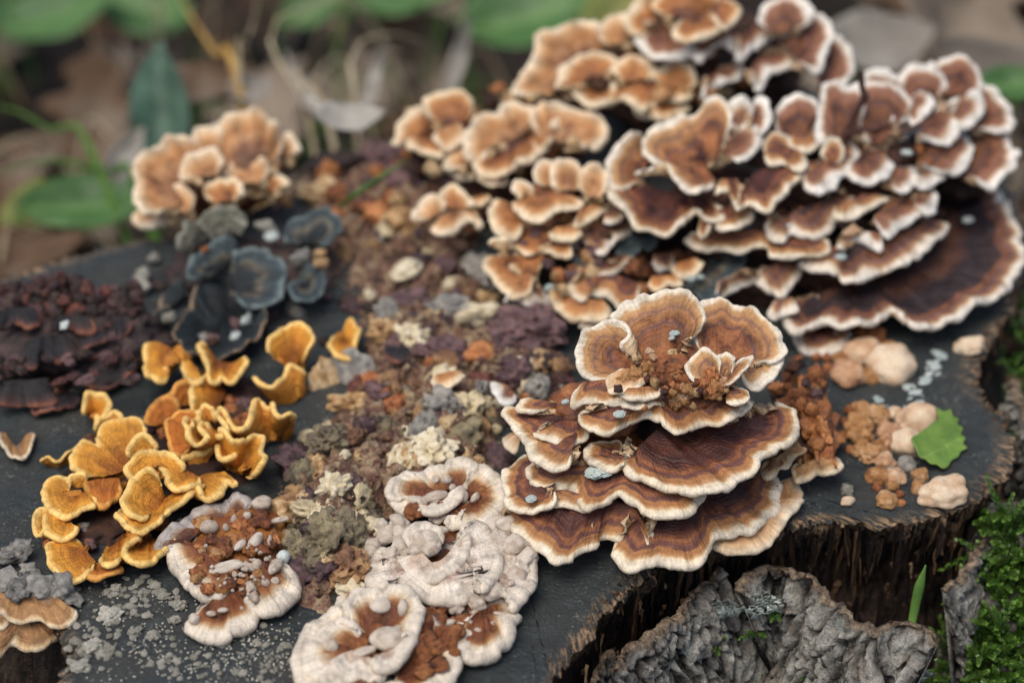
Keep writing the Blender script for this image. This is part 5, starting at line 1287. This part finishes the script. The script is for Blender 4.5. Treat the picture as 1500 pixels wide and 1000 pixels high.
# ================================================================== moss
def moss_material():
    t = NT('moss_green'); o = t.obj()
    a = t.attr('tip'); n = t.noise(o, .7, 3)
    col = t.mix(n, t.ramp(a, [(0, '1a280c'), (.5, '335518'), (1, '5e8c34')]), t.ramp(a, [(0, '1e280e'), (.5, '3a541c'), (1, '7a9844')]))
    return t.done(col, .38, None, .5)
M['moss'] = moss_material()
def shoots(spots, leaves=26, ln=(.8, 1.5), lw=.055, ll=.2, lean=(0, -.5, .8), spread=.6):
    Vs = []; As = []; cnt = 0
    for p in spots:
        d = np.array(lean) + nr.randn(3) * spread; d /= np.linalg.norm(d)
        L = nr.uniform(*ln); bend = nr.randn(3) * .35 + np.array([0, 0, -.15])
        k = np.linspace(.08, 1, leaves)[:, None]
        base = p + d * L * k + bend * L * .5 * k ** 2
        tg = d + bend * k; tg /= np.linalg.norm(tg, axis=1)[:, None]
        s1 = np.cross(tg, [.31, .2, .93]); s1 /= np.linalg.norm(s1, axis=1)[:, None]; s2 = np.cross(tg, s1)
        an = np.arange(leaves)[:, None] * 2.4 + nr.rand() * 6
        rd = s1 * np.cos(an) + s2 * np.sin(an)
        tip = base + (tg * .75 + rd * .75 * (1.15 - .6 * k)) * ll * (1.1 - .45 * k) * nr.uniform(.8, 1.2)
        sd = np.cross(tg, rd) * lw
        mid = base + (tip - base) * .45
        Vs.append(np.stack([base, mid + sd, tip, mid - sd], 1).reshape(-1, 3))
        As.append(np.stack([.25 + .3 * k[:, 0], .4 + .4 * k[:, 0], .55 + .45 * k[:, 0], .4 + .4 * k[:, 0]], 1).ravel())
    V = np.vstack(Vs); n_ = len(V) // 4
    return V, np.arange(n_ * 4).reshape(-1, 4), np.concatenate(As)

def flare_z(px, py):
    return -.9 - (py - 740) / 260 * 4.4 - 3.2 * sm(1425, 1335, px - .12 * (1000 - py)) + .3 * fbm(np.stack([px / 25, py / 25, 0 * px], -1), 3, 91)
PX, PY = np.meshgrid(np.linspace(1325, 1600, 90), np.linspace(735, 1130, 110))
Z = flare_z(PX, PY)
Vb = np.array([pix(a, b, c) for a, b, c in zip(PX.ravel(), PY.ravel(), Z.ravel())])
me = mesh('root_flare', rel(stump, Vb), grid_faces(*PX.shape), M['bark'], {'relief': .35 + .3 * fbm(Vb * 1.5, 3, 5), 'edge': 0 * Z, 'down': 0 * Z + .8})
link('root_flare', me, stump)
sp = []
while len(sp) < 430:
    x, y = rnd.uniform(1350, 1560), rnd.uniform(745, 1060)
    if x < 1452 - .32 * (y - 745) + 12 * math.sin(y / 14): continue
    if 1395 < x < 1440 and 820 < y < 860: continue
    sp.append(pix(x, y, float(flare_z(np.array(x), np.array(y))) + .02))
V, F, A = shoots(sp, 34, (.8, 1.8), .075, .3)
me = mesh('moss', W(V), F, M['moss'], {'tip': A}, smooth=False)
tag(link('moss', me), 'dense wet green moss growing over the root flare beside the grass blade', 'moss', kind='stuff')
sp = [pix(rnd.uniform(1462, 1540) + .25 * abs(k % 50), 420 + 4.6 * (k % 50) + rnd.gauss(0, 6), rnd.uniform(-3.2, -1.2)) for k in range(200)]
V, F, A = shoots(sp, 24, (.6, 1.2), .055, .2, (.3, -.3, .8))
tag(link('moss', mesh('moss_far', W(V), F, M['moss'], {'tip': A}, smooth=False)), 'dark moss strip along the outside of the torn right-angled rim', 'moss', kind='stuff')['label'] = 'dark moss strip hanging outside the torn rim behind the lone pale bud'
for x, y, k_, lb in [(1042, 935, 9, 'tiny star-shaped green moss tuft on the narrow pale bark plate'), (1128, 880, 6, 'small yellow green moss tuft high on the grey bark plate'), (1180, 968, 16, 'spiky green moss tuft low on the grey bark plate'), (1108, 918, 5, 'tiny moss star near the left end of the grey bark plate'), (980, 990, 40, 'dark green moss cushion at the foot of the narrow pale bark plate')]:
    lb = lb.replace(' near the left end of', ' in a crack of')
    z0 = -1.3 - (y - 850) / 33 * .75
    sp = [pix(x + rnd.gauss(0, 6 if k_ < 30 else 26), y + rnd.gauss(0, 5 if k_ < 30 else 10), z0) + np.array([0, -.55, .1]) for _ in range(k_)]
    V, F, A = shoots(sp, 18, (.25, .5), .05, .18, (0, -.8, .6), .5)
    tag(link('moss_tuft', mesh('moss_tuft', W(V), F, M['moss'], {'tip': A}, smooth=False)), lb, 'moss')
# leafy grey lichen on the bark
M['foliose'] = simple('leafy_lichen', '6d7674', '98a29c', 'bcc4ba', 3, .9, .15, .6)
def lichen(x, y, n_, spread, z, label):
    Vs = []; Fs = []; k0 = 0
    for k in range(n_):
        c = pix(x + rnd.gauss(0, spread), y + rnd.gauss(0, spread * .8), z) + np.array([0, -.5 - .1 * rnd.random(), 0])
        m_ = 12; a = np.linspace(0, 6.283, m_, endpoint=False); rr = rnd.uniform(.06, .13) * (1 + .4 * np.sin(a * rnd.choice([3, 4, 5]) + rnd.random() * 6))
        ax = np.array([1, 0, 0]); bx = np.array([0, -.45, .9]) + nr.randn(3) * .45
        ring_ = c + np.outer(np.cos(a) * rr, ax) + np.outer(np.sin(a) * rr, bx) + np.array([0, -.06, .02])
        Vs += [c[None] + [[0, -.02, .03]], ring_, ring_ + [[0, .05, -.02]]]
        Fs += [[k0, k0 + 1 + i, k0 + 1 + (i + 1) % m_] for i in range(m_)] + [[k0 + 1 + i, k0 + 1 + m_ + i, k0 + 1 + m_ + (i + 1) % m_, k0 + 1 + (i + 1) % m_] for i in range(m_)]
        k0 += 1 + 2 * m_
    tag(link('leafy_lichen', mesh('leafy_lichen', W(np.vstack(Vs)), Fs, M['foliose'])), label, 'lichen')
lichen(1112, 868, 70, 11, -1.6, 'ruffled blue grey lichen at the upper corner of the grey bark plate')
lichen(1060, 875, 50, 8, -1.8, 'small lobed grey lichen on the top corner of the narrow pale bark plate')
lichen(1212, 985, 80, 14, -4.6, 'blue grey lichen rosettes low on the grey bark plate')
lichen(1335, 968, 70, 13, -3.6, 'pale grey lichen under the broken brown end of the bark plate')

# ================================================================== forest floor
def floor_material():
    t = NT('leaf_litter_soil'); o = t.obj()
    n = t.noise(o, .12, 5, .65); f = t.noise(o, .9, 5, .7)
    col = t.ramp(f, [(.3, '120f0c'), (.5, '2a221b'), (.66, '46392d'), (.8, '6a5e4e')])
    col = t.mix(t.ramp(n, [(.5, 0.0), (.7, .6)]), col, '2e3420')
    return t.done(col, .85, t.bump(f, 1.0, .01), .25)
fx = np.linspace(-160, 160, 130); FX, FY = np.meshgrid(fx, np.linspace(-140, 220, 140))
FZ = GZ + 1.6 * fbm(np.stack([FX * .06, FY * .06, 0 * FX], -1), 4, 7) - .5
edge = np.maximum(np.abs(FX) / 160, np.maximum(-FY / 140, FY / 220)); FZ = FZ * (1 - sm(.85, 1, edge)) + (GZ - .3) * sm(.85, 1, edge)
Vg = np.stack([FX, FY, FZ], -1).reshape(-1, 3).tolist(); Fg = grid_faces(*FX.shape).tolist()
b0 = len(Vg); BIG = 6000.0
Vg += [[-BIG, -BIG, GZ - .3], [BIG, -BIG, GZ - .3], [BIG, BIG, GZ - .3], [-BIG, BIG, GZ - .3]]
Vg += [[-160, -140, GZ - .3], [160, -140, GZ - .3], [160, 220, GZ - .3], [-160, 220, GZ - .3]]
for i in range(4): Fg.append([b0 + i, b0 + (i + 1) % 4, b0 + 4 + (i + 1) % 4, b0 + 4 + i])
fl = link('ground', mesh('ground', W(np.array(Vg)), Fg, floor_material())); fl['kind'] = 'structure'

def at(px, py, Y):
    d = FWD + RIGHT * ((px - 750) / 1500 * 36 / LENS) + UPV * ((500 - py) / 1500 * 36 / LENS)
    return CAM + d * ((Y - CAM[1]) / d[1])

def leaf_mesh(name, mat, w, lobes=0, curl=.3, fold=.25, seed=1, n=21, m=9):
    """leaf of length 1 cm along +x, its stalk end at the origin"""
    s = np.linspace(0, 1, n); hw = w * np.sin(np.pi * s ** .8) ** .8
    if lobes: hw = hw * (1 + .38 * np.sin(s * lobes * 6.283)) 
    hw = np.maximum(hw, .012); v = np.linspace(-1, 1, m)
    S, Vv = np.meshgrid(s, v, indexing='ij')
    X = S.copy(); Y_ = Vv * hw[:, None]
    Z_ = fold * np.abs(Y_) + curl * (S - .5) ** 2 + .06 * fbm(np.stack([S * 4, Vv * 2, 0 * S + seed], -1), 3, seed)
    P = np.stack([X, Y_, Z_], -1).reshape(-1, 3)
    F = grid_faces(n, m); k = len(P)
    V = np.vstack([P, P - [0, 0, .012]]); F2 = F[:, ::-1] + k
    bd = [i * m for i in range(n)] + [(n - 1) * m + j for j in range(1, m)] + [i * m + m - 1 for i in range(n - 2, -1, -1)] + [j for j in range(m - 2, 0, -1)]
    sd = np.array([[bd[i], bd[(i + 1) % len(bd)], bd[(i + 1) % len(bd)] + k, bd[i] + k] for i in range(len(bd))])
    vein = np.exp(-(Vv * hw[:, None] / .02) ** 2).ravel()
    return mesh(name, V * U, np.vstack([F, F2, sd]), mat, {'vein': np.r_[vein, vein] * .6})
def dead_material(name, stops):
    t = NT(name); o = t.obj(); r_ = t.rand()
    n = t.noise(o, 3.0, 4, .65)
    col = t.ramp(t.math('MULTIPLY_ADD', t.math('SUBTRACT', r_, .5), .9, n), stops)
    return t.done(col, .75, t.bump(n, .6, .001), .25)
M['dead'] = dead_material('dead_leaf', [(.1, '2c2019'), (.35, '463425'), (.55, '5e4a38'), (.7, '6c6052'), (.9, '857868')])
M['deadpale'] = dead_material('bleached_leaf', [(.2, '6a635a'), (.6, '8a857c'), (.9, 'a8a49a')])
M['green'] = leaf_material('green_leaf', '2f5026', '4c7238', '6f9054', .5)
M['greygreen'] = leaf_material('grey_green_leaf', '4a6a5c', '64806c', '8fa690', .55)
M['yellowgreen'] = leaf_material('yellow_leaf', '56622a', '7c7a34', '8c8450', .55)
DEADL = ['oval brown dead leaf', 'broad brown dead leaf arched over', 'lobed oak-like dead leaf', 'wavy-edged folded dead leaf', 'narrow rolled-up dead leaf', 'deeply lobed flat dead leaf']
deads = [leaf_mesh('dead_leaf', M['dead'], w, lb, c, f, i) for i, (w, lb, c, f) in enumerate([(.28, 0, .5, .3), (.34, 0, -.3, .4), (.3, 4, .4, .2), (.36, 3, -.2, .5), (.22, 0, .9, .6), (.33, 5, .3, .3)])]
n = 0
while n < 230:
    x, y = rnd.uniform(-48, 52), rnd.uniform(12, 82)
    d = float(poly_dist(np.array([x]), np.array([y]), ol[::6])[0])
    if d > -2: continue
    n += 1
    zg = GZ + .4 + rnd.uniform(0, 2.2)
    kd = rnd.randrange(6)
    o = link('dead_leaf', deads[kd], None, W([x, y, zg]), (rnd.gauss(0, .45), rnd.gauss(0, .45), rnd.uniform(0, 6.28)), (rnd.uniform(4.5, 9),) * 3)
    tag(o, DEADL[kd] + ' in the litter on the forest floor', 'dead leaf', DEADL[kd].replace('leaf', 'leaves') + ' in the litter')
def leaf_at(name, mat, px, py, Y, L, rot, label, w=.3, cat='leaf', lobes=0, curl=.3, fold=.25, sq=1.0):
    me = leaf_mesh(name, M[mat], w, lobes, curl, fold, rnd.randrange(50))
    p = at(px, py, Y)
    # centre the blade on the point
    e = Euler([R(a) for a in rot]); c = e.to_matrix() @ Vector((.5 * L, 0, 0))
    o = link(name, me, None, W(p - np.array(c)), e, (L, L * sq, L))
    tag(o, label, cat); return p - np.array(c)
def stalk(p, label_root, mat='blade', w=.15):
    """leaf stalk down to the floor"""
    q = np.array([p[0] + rnd.uniform(-1, 1), p[1] + rnd.uniform(-1, 2), GZ - .3])
    P = smooth_line(np.array([q, q * .4 + p * .6 + [rnd.uniform(-.6, .6), .4, 0], p]), 14)
    V, F = tube(P, np.linspace(w * 1.2, w, 14), 6)
    o = link('leaf_stalk', mesh('leaf_stalk', W(V) - W(p), F, M[mat]), None, W(p))
    return o
def plant(px, py, Y, L, rot, mat, label, w=.3, **k):
    """one low plant: a leaf on its stalk"""
    me = leaf_mesh('blade', M[mat], w, k.get('lobes', 0), k.get('curl', .3), k.get('fold', .25), rnd.randrange(50))
    p = at(px, py, Y); e = Euler([R(a) for a in rot]); c = np.array(e.to_matrix() @ Vector((.5 * L, 0, 0)))
    b = p - c
    root = thing('seedling', [b[0], b[1] + .5, GZ], label, 'plant')
    link('leaf', me, root, rel(root, b), e, (L, L, L))
    q = np.array([b[0] + rnd.uniform(-1, 1), b[1] + .5, GZ - .4])
    P = smooth_line(np.array([q, q * .4 + b * .6 + [rnd.uniform(-.6, .6), .4, 0], b]), 14)
    V, F = tube(P, np.linspace(.16, .12, 14), 6)
    link('stem', mesh('stem', rel(root, V), F, M['blade']), root)
plant(95, 20, 62, 8, (15, -18, 10), 'green', 'broad bright green leaf highest above the litter, far behind the dark red brackets', .32)
plant(205, 14, 64, 7, (-20, -10, 160), 'green', 'broad green leaf beside another, above the golden stalk', .34)
plant(15, 26, 66, 7, (10, 10, 80), 'green', 'dim green leaf deep in the undergrowth behind the brightest broad leaf', .34)
plant(238, 165, 30, 7.5, (60, -86, 0), 'greygreen', 'upright pointed grey green leaf behind the soft tan cluster', .26, fold=.1, curl=.1)
plant(45, 314, 26, 3.8, (20, -50, 60), 'yellowgreen', 'small yellow green leaf low behind the left rim, beside the arching blade', .36)
plant(135, 302, 26, 7, (20, 0, 10), 'green', 'dark green leaf low in the litter beneath the arching blade', .25)
plant(775, 26, 58, 8.5, (20, -10, 15), 'green', 'wide green leaf behind the orange brown back cluster', .36)
plant(590, 4, 60, 7, (10, -10, -10), 'green', 'narrow green leaf hanging above the bleached curls', .26)
plant(905, 20, 40, 5, (20, -30, 40), 'yellowgreen', 'little pale green leaf peeping over the back cluster', .3)
plant(470, 8, 64, 6, (10, -20, 30), 'green', 'faint green leaf among dry stalks', .26)
plant(1485, 124, 26, 3.6, (20, 0, 10), 'green', 'green leaf lying next to the bleached strip behind the many-tiered cluster', .3)
for (px, py, Y, L, rot, mt, lb, w, lob) in [
    (1400, 40, 40, 12, (40, -20, 70), 'dead', 'large brown lobed oak leaf standing behind the many-tiered cluster', .32, 4),
    (1285, 75, 34, 6, (20, 0, 20), 'deadpale', 'grey blue dead leaf behind the bare twig', .34, 0),
    (1475, 104, 28, 7, (25, 5, -10), 'deadpale', 'long bleached leaf strip beside the green leaf behind the many-tiered cluster', .16, 0),
    (548, 118, 26, 3.6, (30, -55, 60), 'deadpale', 'bleached curled leaf, the tallest pale curl behind the crust', .09, 0),
    (672, 85, 34, 4.5, (30, -60, 55), 'deadpale', 'bleached upright curl beside the wide green leaf', .1, 0),
    (455, 150, 26, 5, (10, -25, 130), 'deadpale', 'silvery bleached leaf slanting behind the soft tan cluster', .09, 0),
    (510, 182, 15, 3, (10, 5, 20), 'deadpale', 'grey withered leaf resting on the far edge of the crust', .34, 0),
    (368, 138, 30, 2.4, (10, 0, 30), 'deadpale', 'small round pale leaf at the foot of the golden stalk', .42, 0),
    (300, 135, 32, 5, (10, 0, 20), 'dead', 'russet dead leaf beside the grey green pointed leaf', .3, 0),
    (182, 235, 24, 3.5, (30, -20, 70), 'deadpale', 'faded grey leaf against the soft tan cluster', .22, 0),
    (30, 385, 20, 6, (10, 0, 15), 'dead', 'reddish brown dead leaf pressed against the left rim', .3, 0),
    (1320, 15, 46, 9, (10, 0, 100), 'dead', 'dark dead leaf between the grey blue and the oak leaf', .3, 0)]:
    leaf_at('dead_leaf', mt, px, py, Y, L, rot, lb, w, 'dead leaf', lob, .7, .4)

def arch(P, w, mat, label, group=None, name='grass_blade', flat=.3):
    blade(name, [at(*q) for q in P], w, mat, label, 'grass', group, flat)
def gnd(px, py, Y):   # a root point straight below
    p = at(px, py, Y); p[2] = GZ - .4; return p
def grass(P, w, mat, label, group=None, name='grass_blade', flat=.3):
    p0 = at(*P[0]); p1 = at(*P[1]); g0 = p0 + (p0 - p1) * 2.6; g0[2] = GZ - .4
    pp = [g0] + [at(*q) for q in P] if p0[2] > GZ + 1.5 else [at(*q) for q in P]
    blade(name, pp, w, mat, label, 'grass', group, flat)
grass([(205, 285, 22), (160, 255, 23), (100, 238, 24), (40, 240, 25), (-20, 262, 26)], .28, 'blade', 'broad green grass blade arching down to the left of the soft tan cluster')
grass([(135, 225, 26), (80, 195, 27), (30, 165, 28), (-30, 150, 29)], .26, 'blade', 'second green blade arching above the broad one')
grass([(350, 128, 30), (320, 85, 33), (290, 40, 36), (258, -10, 39)], .28, 'bladegold', 'golden dry stalk leaning over the litter', name='dry_stalk', flat=.8)
grass([(350, 110, 30), (358, 70, 31), (372, 30, 33), (378, -10, 35)], .16, 'bladepale', 'pale straight dry stalk beside the golden one', name='dry_stalk', flat=.6)
grass([(450, 165, 26), (420, 110, 28), (395, 60, 30), (410, 25, 31), (470, 5, 33), (530, 8, 34)], .14, 'bladepale', 'thin dry stalk looping over behind the crust', name='dry_stalk', flat=.6)
grass([(480, 175, 24), (440, 140, 25), (410, 95, 27), (388, 70, 29)], .18, 'bladepale', 'pale dry blade slanting behind the soft tan cluster', name='dry_stalk', flat=.5)
grass([(520, 150, 28), (512, 100, 29), (530, 60, 30), (580, 50, 31), (640, 70, 32)], .14, 'bladepale', 'dry grass loop arching over the bleached curl', name='dry_stalk', flat=.6)
grass([(5, 365, 20), (40, 345, 21), (85, 322, 22)], .12, 'bladepale', 'short grey stem by the yellow green leaf', name='dry_stalk', flat=.8)
for k in range(70):
    px = rnd.choice([rnd.uniform(-60, 560), rnd.uniform(-60, 560), rnd.uniform(560, 780), rnd.uniform(1240, 1540)]); py = rnd.uniform(-60, 150); Y = rnd.uniform(34, 70)
    dx = rnd.uniform(-6, 6); b = at(px, py, Y); b[2] = GZ - .3; hgt = rnd.uniform(4, 10)
    pp = [b, b + [dx * .3, -.5, hgt * .6], b + [dx * .7, -1.5, hgt], b + [dx * 1.3, -3, hgt * .85]]
    dry = rnd.random() < .55
    blade('grass_blade', pp, rnd.uniform(.1, .22), 'bladepale' if dry else 'blade', 'thin dry grass blade in the undergrowth behind the stump' if dry else 'thin green grass blade in the undergrowth behind the stump', 'grass', 'dry grass behind the stump' if dry else 'green grass behind the stump', n=16)
